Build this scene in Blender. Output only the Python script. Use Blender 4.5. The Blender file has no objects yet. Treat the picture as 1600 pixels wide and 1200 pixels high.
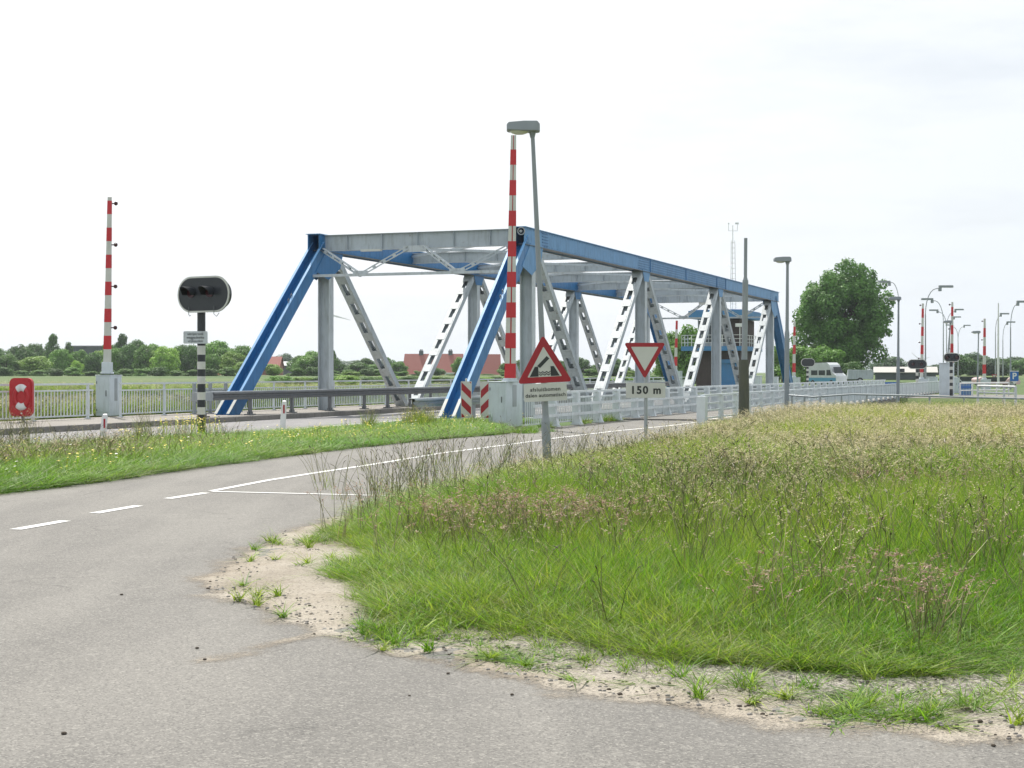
import bpy, math, random
import numpy as np
from mathutils import Vector, Matrix
from mathutils.geometry import tessellate_polygon
R = math.radians
random.seed(7); rng = np.random.default_rng(7)
S = bpy.context.scene
C = S.collection

# ------------------------------------------------------------------ camera, sky, sun, exposure
F = 2400.0; YH = 582.0; EYE = 1.5            # focal length in pixels of a 1600 px wide frame, horizon row, eye height
cd = bpy.data.cameras.new("camera"); cam = bpy.data.objects.new("camera", cd); C.objects.link(cam)
cd.sensor_width = 36; cd.lens = 36*F/1600; cd.shift_y = -(600-YH)/1600
cd.clip_start = 0.1; cd.clip_end = 9000
cam.location = (0, 0, EYE); cam.rotation_euler = (R(90), 0, 0)
S.camera = cam
SUN_EL, SUN_AZ = 55, -20                      # azimuth clockwise from +Y
W = bpy.data.worlds.new("World"); S.world = W; W.use_nodes = True
nt = W.node_tree; nt.nodes.clear(); N = nt.nodes.new; Lk = nt.links.new
wo = N('ShaderNodeOutputWorld'); bg = N('ShaderNodeBackground'); Lk(bg.outputs[0], wo.inputs[0]); bg.inputs[1].default_value = 1.0
sky = N('ShaderNodeTexSky'); sky.sky_type = 'NISHITA'; sky.sun_disc = False
sky.sun_elevation = R(SUN_EL); sky.sun_rotation = R(SUN_AZ); sky.dust_density = 3.0
sc_ = N('ShaderNodeVectorMath'); sc_.operation = 'SCALE'; sc_.inputs['Scale'].default_value = 0.10
Lk(sky.outputs[0], sc_.inputs[0])
tc = N('ShaderNodeTexCoord')
dot = N('ShaderNodeVectorMath'); dot.operation = 'DOT_PRODUCT'
sd = Vector((math.sin(R(SUN_AZ-8))*math.cos(R(38)), math.cos(R(SUN_AZ-8))*math.cos(R(38)), math.sin(R(38))))
dot.inputs[1].default_value = sd; Lk(tc.outputs['Generated'], dot.inputs[0])
mr = N('ShaderNodeMapRange'); mr.inputs[1].default_value = 0.55; mr.inputs[2].default_value = 0.97
Lk(dot.outputs['Value'], mr.inputs[0])
rampw = N('ShaderNodeMix'); rampw.data_type = 'RGBA'
rampw.inputs['A'].default_value = (0.83, 0.885, 0.94, 1); rampw.inputs['B'].default_value = (1.10, 1.10, 1.09, 1)
Lk(mr.outputs[0], rampw.inputs['Factor'])
mp = N('ShaderNodeMapping'); mp.inputs['Scale'].default_value = (2.2, 2.2, 9); Lk(tc.outputs['Generated'], mp.inputs[0])
ns = N('ShaderNodeTexNoise'); ns.inputs['Scale'].default_value = 1.6; ns.inputs['Detail'].default_value = 6; ns.inputs['Roughness'].default_value = .6
Lk(mp.outputs[0], ns.inputs[0])
cr = N('ShaderNodeMapRange'); cr.inputs[1].default_value = 0.30; cr.inputs[2].default_value = 0.52
cr.inputs[3].default_value = 0.74; cr.inputs[4].default_value = 0.985
Lk(ns.outputs[0], cr.inputs[0])
mx = N('ShaderNodeMix'); mx.data_type = 'RGBA'
Lk(cr.outputs[0], mx.inputs['Factor']); Lk(sc_.outputs[0], mx.inputs['A']); Lk(rampw.outputs['Result'], mx.inputs['B'])
Lk(mx.outputs['Result'], bg.inputs[0])
sl = bpy.data.lights.new("sun", 'SUN'); sun = bpy.data.objects.new("sun", sl); C.objects.link(sun)
sl.energy = 4.8; sl.angle = R(1.2); sl.color = (1.0, 0.95, 0.87)
sun_dir = Vector((math.sin(R(SUN_AZ))*math.cos(R(SUN_EL)), math.cos(R(SUN_AZ))*math.cos(R(SUN_EL)), math.sin(R(SUN_EL))))
sun.rotation_euler = sun_dir.to_track_quat('Z', 'Y').to_euler(); sun.location = (0, 0, 60)
S.view_settings.view_transform = 'Standard'; S.view_settings.look = 'None'
S.view_settings.exposure = 0.12; S.view_settings.gamma = 1.0; S.view_settings.use_curve_mapping = False
S.render.engine = 'CYCLES'
S.cycles.max_bounces = 6; S.cycles.transparent_max_bounces = 16; S.cycles.volume_bounces = 0

# ------------------------------------------------------------------ placing: metres from bearings of the survey
def at(px, py, Z): return Vector(((px-800)/F*Z, Z, EYE-(py-YH)/F*Z))
def gr(px, py, z=0.0):
    Z = (EYE-z)*F/(py-YH); return Vector(((px-800)/F*Z, Z, z))
TH = math.atan(900/F); CT, ST = math.cos(TH), math.sin(TH)
S0, DN, PAN = 48.57, 17.42, 14.0              # bridge frame: s along the axis, D to the left of the camera line
DF = 25.02
BROT = math.pi/2-TH
def B(s, D, z=0.0): return Vector((s*ST-D*CT, s*CT+D*ST, z))
def sD(v): return v[0]*ST+v[1]*CT, -v[0]*CT+v[1]*ST
def s_at(px, D): return D*(F/(CT*CT*(1700-px))-math.tan(TH))

# ------------------------------------------------------------------ materials
def new_mat(name):
    m = bpy.data.materials.new(name); m.use_nodes = True
    t = m.node_tree; p = t.nodes['Principled BSDF']; return m, t, p
def mix_rgb(t, fac, a, b):
    m = t.nodes.new('ShaderNodeMix'); m.data_type = 'RGBA'
    for k, v in (('Factor', fac), ('A', a), ('B', b)):
        if hasattr(v, 'links'): t.links.new(v, m.inputs[k])
        elif k == 'Factor': m.inputs[k].default_value = v
        else: m.inputs[k].default_value = (*v, 1)
    return m.outputs['Result']
def noise(t, scale, detail=4, rough=.55, coord='Object', vscale=None):
    tcn = t.nodes.new('ShaderNodeTexCoord'); n = t.nodes.new('ShaderNodeTexNoise')
    n.inputs['Scale'].default_value = scale; n.inputs['Detail'].default_value = detail; n.inputs['Roughness'].default_value = rough
    src = tcn.outputs[coord]
    if vscale:
        mpn = t.nodes.new('ShaderNodeMapping'); mpn.inputs['Scale'].default_value = vscale; t.links.new(src, mpn.inputs[0]); src = mpn.outputs[0]
    t.links.new(src, n.inputs['Vector']); return n.outputs['Fac']
def rng_(t, v, a, b, c=0., d=1.):
    m = t.nodes.new('ShaderNodeMapRange'); t.links.new(v, m.inputs[0])
    for i, x in enumerate((a, b, c, d)): m.inputs[i+1].default_value = x
    return m.outputs[0]
def math_(t, op, a, b):
    m = t.nodes.new('ShaderNodeMath'); m.operation = op
    for i, v in enumerate((a, b)):
        if hasattr(v, 'links'): t.links.new(v, m.inputs[i])
        else: m.inputs[i].default_value = v
    return m.outputs[0]
def bump(t, p, h, strength=.3, dist=.01):
    b = t.nodes.new('ShaderNodeBump'); b.inputs['Strength'].default_value = strength; b.inputs['Distance'].default_value = dist
    t.links.new(h, b.inputs['Height']); t.links.new(b.outputs[0], p.inputs['Normal'])
def paint(name, col, rough=.45, dirt=(.16, .14, .11), damt=.35, wear=None, metal=0., streak=True):
    m, t, p = new_mat(name)
    n1 = noise(t, 1.3, 6, .65); n2 = noise(t, 9, 5, .6, vscale=(1, 1, .18) if streak else None)
    base = mix_rgb(t, rng_(t, n1, .3, .75, 0, 1), tuple(c*.88 for c in col), tuple(min(1, c*1.1) for c in col))
    f = rng_(t, n2, .5, .78, 0, damt)
    c2 = mix_rgb(t, f, base, dirt)
    if wear:
        c2 = mix_rgb(t, rng_(t, noise(t, 4.5, 8, .7), .66, .72, 0, .7), c2, wear)
    t.links.new(c2, p.inputs['Base Color'])
    p.inputs['Roughness'].default_value = rough; p.inputs['Metallic'].default_value = metal
    t.links.new(rng_(t, n2, .2, .8, rough-.08, rough+.2), p.inputs['Roughness'])
    bump(t, p, noise(t, 14, 3), .08, .004)
    return m
def flat(name, col, rough=.5, metal=0.):
    m, t, p = new_mat(name)
    t.links.new(mix_rgb(t, rng_(t, noise(t, 6, 4), .3, .7), tuple(c*.9 for c in col), tuple(min(1, c*1.08) for c in col)), p.inputs['Base Color'])
    p.inputs['Roughness'].default_value = rough; p.inputs['Metallic'].default_value = metal
    return m
M = {}
M['blue'] = paint('blue_paint', (.022, .16, .38), .38, dirt=(.03, .06, .09), damt=.5, wear=(.15, .075, .04))
M['fblue'] = paint('faded_blue_paint', (.11, .285, .52), .45, dirt=(.06, .1, .15), damt=.45, wear=(.15, .075, .04))  # paler blue for the near truss chord and gussets
M['lblue'] = paint('light_blue_edge_paint', (.14, .35, .62), .4, damt=.3)  # truss blue brightened for upward edges, sky light put into the colour
M['steel'] = paint('grey_bridge_paint', (.42, .47, .505), .42, dirt=(.16, .17, .15), damt=.5, wear=(.15, .075, .04))
M['steel2'] = paint('pale_grey_bridge_paint', (.50, .545, .565), .42, dirt=(.2, .2, .17), damt=.45, wear=(.15, .075, .04))
M['white'] = paint('white_paint', (.70, .71, .70), .45, dirt=(.3, .29, .24), damt=.35)
M['cab'] = paint('grey_white_cabinet_paint', (.56, .62, .66), .4, dirt=(.25, .26, .24), damt=.35)
M['galv'] = paint('galvanised_steel', (.34, .37, .385), .42, dirt=(.2, .2, .19), damt=.4, metal=.35)
M['rail'] = paint('pale_railing_paint', (.62, .67, .69), .45, dirt=(.25, .26, .22), damt=.35)
M['lampgrey'] = paint('lamp_grey', (.26, .29, .31), .45, damt=.25)
M['darksteel'] = paint('dark_guardrail_steel', (.15, .16, .17), .45, damt=.4, metal=.3)
M['red'] = paint('red_paint', (.52, .022, .03), .4, dirt=(.2, .03, .03), damt=.2)
M['redsign'] = paint('sign_red_film', (.33, .008, .018), .3, dirt=(.25, .02, .03), damt=.15, streak=False)
M['signwhite'] = paint('sign_white_film', (.55, .56, .52), .35, dirt=(.35, .35, .3), damt=.25)
M['black'] = flat('black_paint', (.022, .026, .032), .35)
M['ink'] = flat('sign_black', (.02, .025, .025), .4)
M['darkglass'] = flat('dark_glass', (.02, .03, .035), .08)
M['lensred'] = flat('dark_red_lens', (.05, .010, .014), .15)
M['diffuser'] = flat('lamp_diffuser', (.66, .66, .58), .3)
M['houseblue'] = paint('control_house_blue', (.045, .20, .42), .5)
M['signblue'] = flat('sign_blue', (.01, .12, .42), .35)
M['gateblue'] = paint('gate_blue_paint', (.02, .12, .4), .4)
M['yellow'] = flat('petal_yellow', (.75, .58, .03), .6)
M['petalwhite'] = flat('petal_white', (.75, .75, .68), .6)
M['wood'] = paint('weathered_green_timber', (.085, .09, .07), .8, dirt=(.14, .14, .10), damt=.6)
M['concrete'] = paint('kerb_concrete', (.20, .19, .175), .85, dirt=(.1, .09, .07), damt=.5, streak=False)
M['roofred'] = flat('red_roof_tiles', (.27, .085, .065), .8)
M['rooforange'] = flat('orange_roof_tiles', (.42, .13, .075), .8)
M['brick'] = paint('brown_brick', (.06, .045, .042), .85, damt=.3)
M['pbrick'] = paint('red_brick', (.25, .10, .07), .85, damt=.3)
M['rubber'] = flat('tyre_rubber', (.02, .02, .02), .8)
M['vanwhite'] = paint('van_white', (.62, .65, .66), .3, damt=.15)
M['vanblue'] = flat('van_blue', (.10, .33, .52), .3)
M['carpink'] = flat('pale_pink_car_paint', (.60, .42, .42), .3)
M['buoyred'] = flat('lifebuoy_red_plastic', (.42, .012, .018), .32)
M['bark'] = flat('bark', (.07, .055, .04), .9)
M['metalroof'] = flat('white_metal_roof', (.42, .41, .38), .5)
M['darkwall'] = flat('dark_cladding', (.075, .095, .10), .7)
def leaf_mat(name, c1, c2, trans=.35):
    m, t, p = new_mat(name)
    n1 = noise(t, .55, 3); g = t.nodes.new('ShaderNodeNewGeometry')
    col = mix_rgb(t, rng_(t, n1, .35, .65), c1, c2)
    oi = t.nodes.new('ShaderNodeObjectInfo')
    at_ = t.nodes.new('ShaderNodeAttribute'); at_.attribute_name = 'rnd'
    col = mix_rgb(t, rng_(t, at_.outputs['Fac'], 0, 1, 0, .55), col, tuple(x*1.9 for x in c2))
    hs = t.nodes.new('ShaderNodeHueSaturation'); t.links.new(col, hs.inputs['Color'])
    t.links.new(rng_(t, oi.outputs['Random'], 0, 1, .75, 1.25), hs.inputs['Value'])
    p.inputs['Roughness'].default_value = .6
    t.links.new(hs.outputs[0], p.inputs['Base Color'])
    tr = t.nodes.new('ShaderNodeBsdfTranslucent'); t.links.new(hs.outputs[0], tr.inputs[0])
    mxs = t.nodes.new('ShaderNodeMixShader'); mxs.inputs[0].default_value = trans
    t.links.new(p.outputs[0], mxs.inputs[1]); t.links.new(tr.outputs[0], mxs.inputs[2])
    t.links.new(mxs.outputs[0], t.nodes['Material Output'].inputs[0])
    return m
M['leafdark'] = leaf_mat('dark_foliage', (.05, .11, .026), (.08, .17, .034))
M['leafmid'] = leaf_mat('mid_foliage', (.075, .165, .026), (.125, .255, .038))
M['leaflight'] = leaf_mat('light_foliage', (.14, .25, .035), (.23, .37, .06))
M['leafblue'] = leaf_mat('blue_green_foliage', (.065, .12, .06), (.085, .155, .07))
M['leafbig'] = leaf_mat('poplar_foliage', (.05, .12, .024), (.085, .185, .034))
def grass_mat(name, c1, c2, trans=.45, rough=.55):
    m, t, p = new_mat(name)
    a = t.nodes.new('ShaderNodeAttribute'); a.attribute_type = 'INSTANCER'; a.attribute_name = 'tint'
    col = mix_rgb(t, a.outputs['Fac'], c1, c2)
    r = t.nodes.new('ShaderNodeAttribute'); r.attribute_name = 'rnd'
    hs = t.nodes.new('ShaderNodeHueSaturation'); t.links.new(col, hs.inputs['Color'])
    t.links.new(rng_(t, r.outputs['Fac'], 0, 1, .45, 1.65), hs.inputs['Value'])
    t.links.new(rng_(t, r.outputs['Fac'], 0, 1, .515, .485), hs.inputs['Hue'])
    p.inputs['Roughness'].default_value = rough; t.links.new(hs.outputs[0], p.inputs['Base Color'])
    tr = t.nodes.new('ShaderNodeBsdfTranslucent'); t.links.new(hs.outputs[0], tr.inputs[0])
    mxs = t.nodes.new('ShaderNodeMixShader'); mxs.inputs[0].default_value = trans
    t.links.new(p.outputs[0], mxs.inputs[1]); t.links.new(tr.outputs[0], mxs.inputs[2])
    t.links.new(mxs.outputs[0], t.nodes['Material Output'].inputs[0])
    return m
M['blade'] = grass_mat('grass_blade', (.135, .325, .014), (.42, .46, .06))
M['straw'] = grass_mat('grass_straw', (.20, .24, .07), (.46, .41, .22), .35)
M['headtan'] = grass_mat('seed_head_tan', (.33, .30, .15), (.68, .60, .38), .4)
M['headdark'] = grass_mat('seed_head_dark', (.085, .08, .04), (.21, .17, .10), .2)
M['headpink'] = grass_mat('seed_head_pink', (.27, .16, .12), (.46, .31, .23), .35)

def ground_mat():
    m, t, p = new_mat('ground_soil_and_grass')
    n1 = noise(t, .05, 5, .6); n2 = noise(t, 1.4, 6, .7); n3 = noise(t, .012, 3)
    g = mix_rgb(t, rng_(t, n1, .35, .65), (.055, .11, .024), (.095, .15, .036))
    g = mix_rgb(t, rng_(t, n3, .45, .62), g, (.12, .155, .05))
    g = mix_rgb(t, rng_(t, n2, .45, .75, 0, .5), g, (.05, .075, .025))
    t.links.new(g, p.inputs['Base Color']); p.inputs['Roughness'].default_value = .95
    bump(t, p, n2, .8, .15); return m
M['ground'] = ground_mat()
def asphalt_mat(name, c1, c2, stone, warm=.0):
    m, t, p = new_mat(name)
    big = noise(t, .35, 5, .6); mid = noise(t, 3.5, 5, .6); fine = noise(t, 55, 3, .8)
    tcn = t.nodes.new('ShaderNodeTexCoord')
    v = t.nodes.new('ShaderNodeTexVoronoi'); v.inputs['Scale'].default_value = 120; t.links.new(tcn.outputs['Object'], v.inputs['Vector'])
    sep = t.nodes.new('ShaderNodeSeparateColor'); t.links.new(v.outputs['Color'], sep.inputs[0])
    col = mix_rgb(t, rng_(t, big, .3, .7), c1, c2)
    col = mix_rgb(t, rng_(t, mid, .35, .75, 0, .35), col, tuple(x*.75 for x in c1))
    trk = noise(t, .9, 3, .5, vscale=(1.6, .25, 1)); col = mix_rgb(t, rng_(t, trk, .42, .60, 0, .45), col, tuple(x*1.25 for x in c2))
    vc = t.nodes.new('ShaderNodeTexVoronoi'); vc.feature = 'DISTANCE_TO_EDGE'; vc.inputs['Scale'].default_value = .32
    wn = t.nodes.new('ShaderNodeTexNoise'); wn.inputs['Scale'].default_value = 1.3; wn.inputs['Detail'].default_value = 6; t.links.new(tcn.outputs['Object'], wn.inputs['Vector'])
    va = t.nodes.new('ShaderNodeVectorMath'); va.operation = 'MULTIPLY_ADD'; t.links.new(wn.outputs['Color'], va.inputs[0]); va.inputs[1].default_value = (1.4, 1.4, 0); t.links.new(tcn.outputs['Object'], va.inputs[2]); t.links.new(va.outputs[0], vc.inputs['Vector'])
    ck = math_(t, 'MULTIPLY', rng_(t, vc.outputs['Distance'], .0, .006, 1, 0), rng_(t, noise(t, .6, 2), .5, .6, 0, .55)); col = mix_rgb(t, ck, col, tuple(x*.4 for x in c1))
    col = mix_rgb(t, rng_(t, sep.outputs[0], .75, .97, 0, .65), col, stone)
    col = mix_rgb(t, rng_(t, sep.outputs[1], .74, .97, 0, .6), col, tuple(x*.35 for x in c1))
    col = mix_rgb(t, rng_(t, fine, .4, .7, 0, .45), col, tuple(x*.62 for x in c1))
    v3 = t.nodes.new('ShaderNodeTexVoronoi'); v3.inputs['Scale'].default_value = 52; t.links.new(tcn.outputs['Object'], v3.inputs['Vector'])
    sp3 = t.nodes.new('ShaderNodeSeparateColor'); t.links.new(v3.outputs['Color'], sp3.inputs[0])
    col = mix_rgb(t, rng_(t, sp3.outputs[0], .86, .98, 0, .28), col, stone)
    t.links.new(col, p.inputs['Base Color']); p.inputs['Roughness'].default_value = .85
    bump(t, p, math_(t, 'ADD', fine, v.outputs['Distance']), .5, .004)
    return m
M['asphalt'] = asphalt_mat('weathered_asphalt', (.142, .136, .126), (.205, .195, .177), (.36, .345, .31))
M['road'] = asphalt_mat('main_road_asphalt', (.20, .195, .20), (.25, .243, .243), (.34, .33, .32))
M['paving'] = asphalt_mat('walkway_paving', (.22, .20, .18), (.28, .26, .23), (.38, .35, .32))
def marking_mat():
    m, t, p = new_mat('road_marking_white')
    n = noise(t, 38, 6, .8)
    t.links.new(mix_rgb(t, rng_(t, n, .5, .68, 0, .8), (.74, .74, .72), (.36, .35, .33)), p.inputs['Base Color'])
    p.inputs['Roughness'].default_value = .7; return m
M['marking'] = marking_mat()
def sand_mat():
    m, t, p = new_mat('sand_and_gravel')
    a = t.nodes.new('ShaderNodeAttribute'); a.attribute_name = 'mask'
    n1 = noise(t, 1.1, 6, .65); n2 = noise(t, 45, 4, .8)
    tcn = t.nodes.new('ShaderNodeTexCoord')
    v = t.nodes.new('ShaderNodeTexVoronoi'); v.inputs['Scale'].default_value = 70; t.links.new(tcn.outputs['Object'], v.inputs['Vector'])
    sep = t.nodes.new('ShaderNodeSeparateColor'); t.links.new(v.outputs['Color'], sep.inputs[0])
    col = mix_rgb(t, rng_(t, n1, .38, .62), (.35, .30, .235), (.48, .43, .36))
    s2 = noise(t, .9, 3, .5)
    col = mix_rgb(t, rng_(t, s2, .52, .72, 0, .5), col, (.20, .165, .12))
    # greyer gravel away from the asphalt edge
    gv = t.nodes.new('ShaderNodeAttribute'); gv.attribute_name = 'gravel'
    grain = mix_rgb(t, rng_(t, sep.outputs[0], .1, .9), (.075, .068, .058), (.50, .46, .41))
    col = mix_rgb(t, math_(t, 'MULTIPLY', gv.outputs['Fac'], .9), col, grain)
    col = mix_rgb(t, rng_(t, sep.outputs[1], .8, .97, 0, .6), col, (.10, .09, .08))
    col = mix_rgb(t, rng_(t, n2, .52, .76, 0, .55), col, (.15, .13, .10))
    t.links.new(col, p.inputs['Base Color']); p.inputs['Roughness'].default_value = .95
    bump(t, p, math_(t, 'ADD', n2, v.outputs['Distance']), .9, .012)
    dn = math_(t, 'ADD', math_(t, 'MULTIPLY', noise(t, 60, 4, .85), .45), math_(t, 'MULTIPLY', noise(t, 2.2, 5, .6), .55))
    al = math_(t, 'ADD', a.outputs['Fac'], math_(t, 'SUBTRACT', dn, .5))
    al = rng_(t, al, .44, .60)
    t.links.new(al, p.inputs['Alpha'])
    return m
M['sand'] = sand_mat()
def water_mat():
    m, t, p = new_mat('canal_water')
    p.inputs['Base Color'].default_value = (.03, .045, .04, 1); p.inputs['Roughness'].default_value = .06
    bump(t, p, noise(t, 2.2, 4), .2, .05); return m
M['water'] = water_mat()

# ------------------------------------------------------------------ mesh helpers
def perp(d, up=(0, 0, 1)):
    d = d.normalized(); u = Vector(up); u = u-d*u.dot(d)
    if u.length < 1e-4: u = Vector((1, 0, 0)); u = u-d*u.dot(d)
    u.normalize(); return d, d.cross(u), u
class MB:
    def __init__(s): s.v = []; s.f = []; s.m = []; s.sm = []
    def add(s, vs, fs, mi=0, smooth=False):
        o = len(s.v); s.v += [tuple(x) for x in vs]
        for f in fs: s.f.append(tuple(o+i for i in f)); s.m.append(mi); s.sm.append(smooth)
        return s
    def box(s, c, size, rz=0., mi=0):
        x, y, z = [a/2 for a in size]; ca, sa = math.cos(rz), math.sin(rz); vs = []
        for dx, dy, dz in ((-x,-y,-z),(x,-y,-z),(x,y,-z),(-x,y,-z),(-x,-y,z),(x,-y,z),(x,y,z),(-x,y,z)):
            vs.append((c[0]+dx*ca-dy*sa, c[1]+dx*sa+dy*ca, c[2]+dz))
        return s.add(vs, [(0,3,2,1),(4,5,6,7),(0,1,5,4),(1,2,6,5),(2,3,7,6),(3,0,4,7)], mi)
    def b(s, x0, x1, y0, y1, z0, z1, mi=0): return s.box(((x0+x1)/2, (y0+y1)/2, (z0+z1)/2), (x1-x0, y1-y0, z1-z0), 0, mi)
    def beam(s, a, b, w, h, up=(0, 0, 1), mi=0):
        a, b = Vector(a), Vector(b); d, sd_, u = perp(b-a, up); vs = []
        for p in (a, b):
            for i, j in ((-1,-1),(1,-1),(1,1),(-1,1)): vs.append(p+sd_*(i*w/2)+u*(j*h/2))
        return s.add(vs, [(0,1,2,3),(7,6,5,4),(0,4,5,1),(1,5,6,2),(2,6,7,3),(3,7,4,0)], mi)
    def tube(s, pts, rs, n=10, mi=0, cap=True):
        pts = [Vector(p) for p in pts]
        if not hasattr(rs, '__len__'): rs = [rs]*len(pts)
        rings = []; ref = None
        for i, p in enumerate(pts):
            d = (pts[min(i+1, len(pts)-1)]-pts[max(i-1, 0)]).normalized()
            if ref is None: _, a, b = perp(d, (0, 0, 1) if abs(d.z) < .9 else (1, 0, 0))
            else:
                a = (ref-d*ref.dot(d)).normalized()
            b = d.cross(a); ref = a
            rings.append([p+a*math.cos(2*math.pi*k/n)*rs[i]+b*math.sin(2*math.pi*k/n)*rs[i] for k in range(n)])
        vs = [q for r in rings for q in r]; fs = []
        for i in range(len(pts)-1):
            for k in range(n):
                fs.append((i*n+k, i*n+(k+1) % n, (i+1)*n+(k+1) % n, (i+1)*n+k))
        s.add(vs, fs, mi, True)
        if cap: s.add(rings[0], [tuple(range(n))[::-1]], mi); s.add(rings[-1], [tuple(range(n))], mi)
        return s
    def prism(s, poly, o, ux, uy, depth, mi=0, mi2=None):
        "poly in (x,y) extruded along ux x uy by depth, front face at o"
        o, ux, uy = Vector(o), Vector(ux), Vector(uy); n = ux.cross(uy).normalized()
        fr = [o+ux*p[0]+uy*p[1] for p in poly]; bk = [q-n*depth for q in fr]; k = len(poly)
        tris = tessellate_polygon([[Vector((p[0], p[1], 0)) for p in poly]])
        area = sum(poly[i][0]*poly[(i+1) % k][1]-poly[(i+1) % k][0]*poly[i][1] for i in range(k))
        def orient(t):
            a, b_, c = [poly[i] for i in t]; cr_ = (b_[0]-a[0])*(c[1]-a[1])-(b_[1]-a[1])*(c[0]-a[0])
            return t if cr_ > 0 else (t[0], t[2], t[1])
        tr = [orient(t) for t in tris]
        s.add(fr, tr, mi); s.add(bk, [(t[0], t[2], t[1]) for t in tr], mi if mi2 is None else mi2)
        side = [(i, (i+1) % k, k+(i+1) % k, k+i) for i in range(k)]
        if area > 0: side = [f[::-1] for f in side]
        return s.add(fr+bk, side, mi if mi2 is None else mi2)
    def sphere(s, c, r, n=10, mi=0, sc=(1, 1, 1)):
        c = Vector(c); vs = []; fs = []; m = n//2
        for i in range(m+1):
            a = math.pi*i/m
            for k in range(n):
                b = 2*math.pi*k/n
                vs.append((c[0]+r*sc[0]*math.sin(a)*math.cos(b), c[1]+r*sc[1]*math.sin(a)*math.sin(b), c[2]+r*sc[2]*math.cos(a)))
        for i in range(m):
            for k in range(n): fs.append((i*n+k, (i+1)*n+k, (i+1)*n+(k+1) % n, i*n+(k+1) % n))
        return s.add(vs, fs, mi, True)
    def mesh(s, name, mats, off=(0, 0, 0)):
        me = bpy.data.meshes.new(name); o = off
        me.from_pydata([(v[0]-o[0], v[1]-o[1], v[2]-o[2]) for v in s.v], [], s.f)
        for m in (mats if isinstance(mats, (list, tuple)) else [mats]): me.materials.append(M[m] if isinstance(m, str) else m)
        me.polygons.foreach_set('material_index', s.m); me.polygons.foreach_set('use_smooth', s.sm)
        me.update(); return me
    def build(s, name, mats, parent=None, off=(0, 0, 0), bevel=0., **tags):
        ob = bpy.data.objects.new(name, s.mesh(name, mats, off)); C.objects.link(ob)
        if parent is not None: ob.parent = parent
        if bevel:
            bv = ob.modifiers.new('bevel', 'BEVEL'); bv.width = bevel; bv.segments = 2; bv.limit_method = 'ANGLE'; bv.angle_limit = R(40)
        for k, v in tags.items(): ob[k] = v
        return ob
def thing(name, label, cat, loc=(0, 0, 0), rz=0., group=None):
    o = bpy.data.objects.new(name, None); C.objects.link(o); o.empty_display_size = .3
    o.location = loc; o.rotation_euler = (0, 0, rz); o['label'] = label; o['category'] = cat
    if group: o['group'] = group
    return o
def tag(o, label, cat, group=None):
    o['label'] = label; o['category'] = cat
    if group: o['group'] = group
    return o
def struct(o, kind='structure'): o['kind'] = kind; return o
def sheet(name, pts, z, mat):
    me = bpy.data.meshes.new(name); tris = tessellate_polygon([[Vector((p[0], p[1], 0)) for p in pts]])
    me.from_pydata([(p[0], p[1], z) for p in pts], [], [t for t in tris]); me.materials.append(M[mat]); me.update()
    for p in me.polygons:
        if p.normal.z < 0: p.flip()
    o = bpy.data.objects.new(name, me); C.objects.link(o); return o
def text_mesh(txt, size, mat, name, parent, loc, rot, extrude=.002, align='CENTER', bold=0., space=1.0):
    c = bpy.data.curves.new('t', 'FONT'); c.body = txt; c.size = size; c.extrude = extrude; c.align_x = align; c.align_y = 'CENTER'
    c.offset = bold; c.space_character = space
    to = bpy.data.objects.new('t', c); C.objects.link(to)
    dg = bpy.context.evaluated_depsgraph_get(); me = bpy.data.meshes.new_from_object(to.evaluated_get(dg))
    bpy.data.objects.remove(to); bpy.data.curves.remove(c)
    me.materials.clear(); me.materials.append(M[mat]); me.name = name
    o = bpy.data.objects.new(name, me); C.objects.link(o); o.parent = parent; o.location = loc; o.rotation_euler = rot; return o

# ------------------------------------------------------------------ terrain
def inpoly(P, poly):
    x, y = P[:, 0], P[:, 1]; r = np.zeros(len(P), bool); n = len(poly)
    for i in range(n):
        x1, y1 = poly[i][0], poly[i][1]; x2, y2 = poly[(i+1) % n][0], poly[(i+1) % n][1]
        c = ((y1 > y) != (y2 > y)) & (x < (x2-x1)*(y-y1)/((y2-y1) if y2 != y1 else 1e-9)+x1); r ^= c
    return r
def segdist(P, pts):
    d = np.full(len(P), 1e9)
    for a, b in zip(pts[:-1], pts[1:]):
        a = np.array(a[:2]); b = np.array(b[:2]); ab = b-a
        t = np.clip(((P-a)@ab)/(ab@ab+1e-12), 0, 1); d = np.minimum(d, np.linalg.norm(P-a-t[:, None]*ab, axis=1))
    return d
CAN0, CAN1 = 47.0, 92.0
def hfun(s, D, y):
    def ss(a, b, x): t = np.clip((x-a)/(b-a), 0, 1); return t*t*(3-2*t)
    z = -2.0*ss(CAN0, CAN0+3, s)*(1-ss(CAN1-3, CAN1, s))
    z = z+.85*ss(150, 300, y)
    return z-.002
sl_ = np.unique(np.concatenate([np.arange(-400, -40, 60), np.arange(-40, 44, 4), np.arange(44, 54, .5), np.arange(54, 88, 4), np.arange(88, 96, .5), np.arange(96, 340, 6), np.geomspace(340, 7000, 24)]))
dl_ = np.unique(np.concatenate([-np.geomspace(60, 5000, 18), np.arange(-60, 420, 12), np.geomspace(420, 5000, 14)]))
SS, DD = np.meshgrid(sl_, dl_, indexing='ij'); XX = SS*ST-DD*CT; YY = SS*CT+DD*ST; ZZ = hfun(SS, DD, YY)
vs = np.stack([XX.ravel(), YY.ravel(), ZZ.ravel()], 1); nj = len(dl_); fs = []
for i in range(len(sl_)-1):
    for j in range(nj-1): fs.append((i*nj+j, (i+1)*nj+j, (i+1)*nj+j+1, i*nj+j+1)[::-1])
me = bpy.data.meshes.new('ground'); me.from_pydata(vs.tolist(), [], fs); me.materials.append(M['ground']); me.update()
if me.polygons[0].normal.z < 0: me.flip_normals()
for p_ in me.polygons: p_.use_smooth = True
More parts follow.
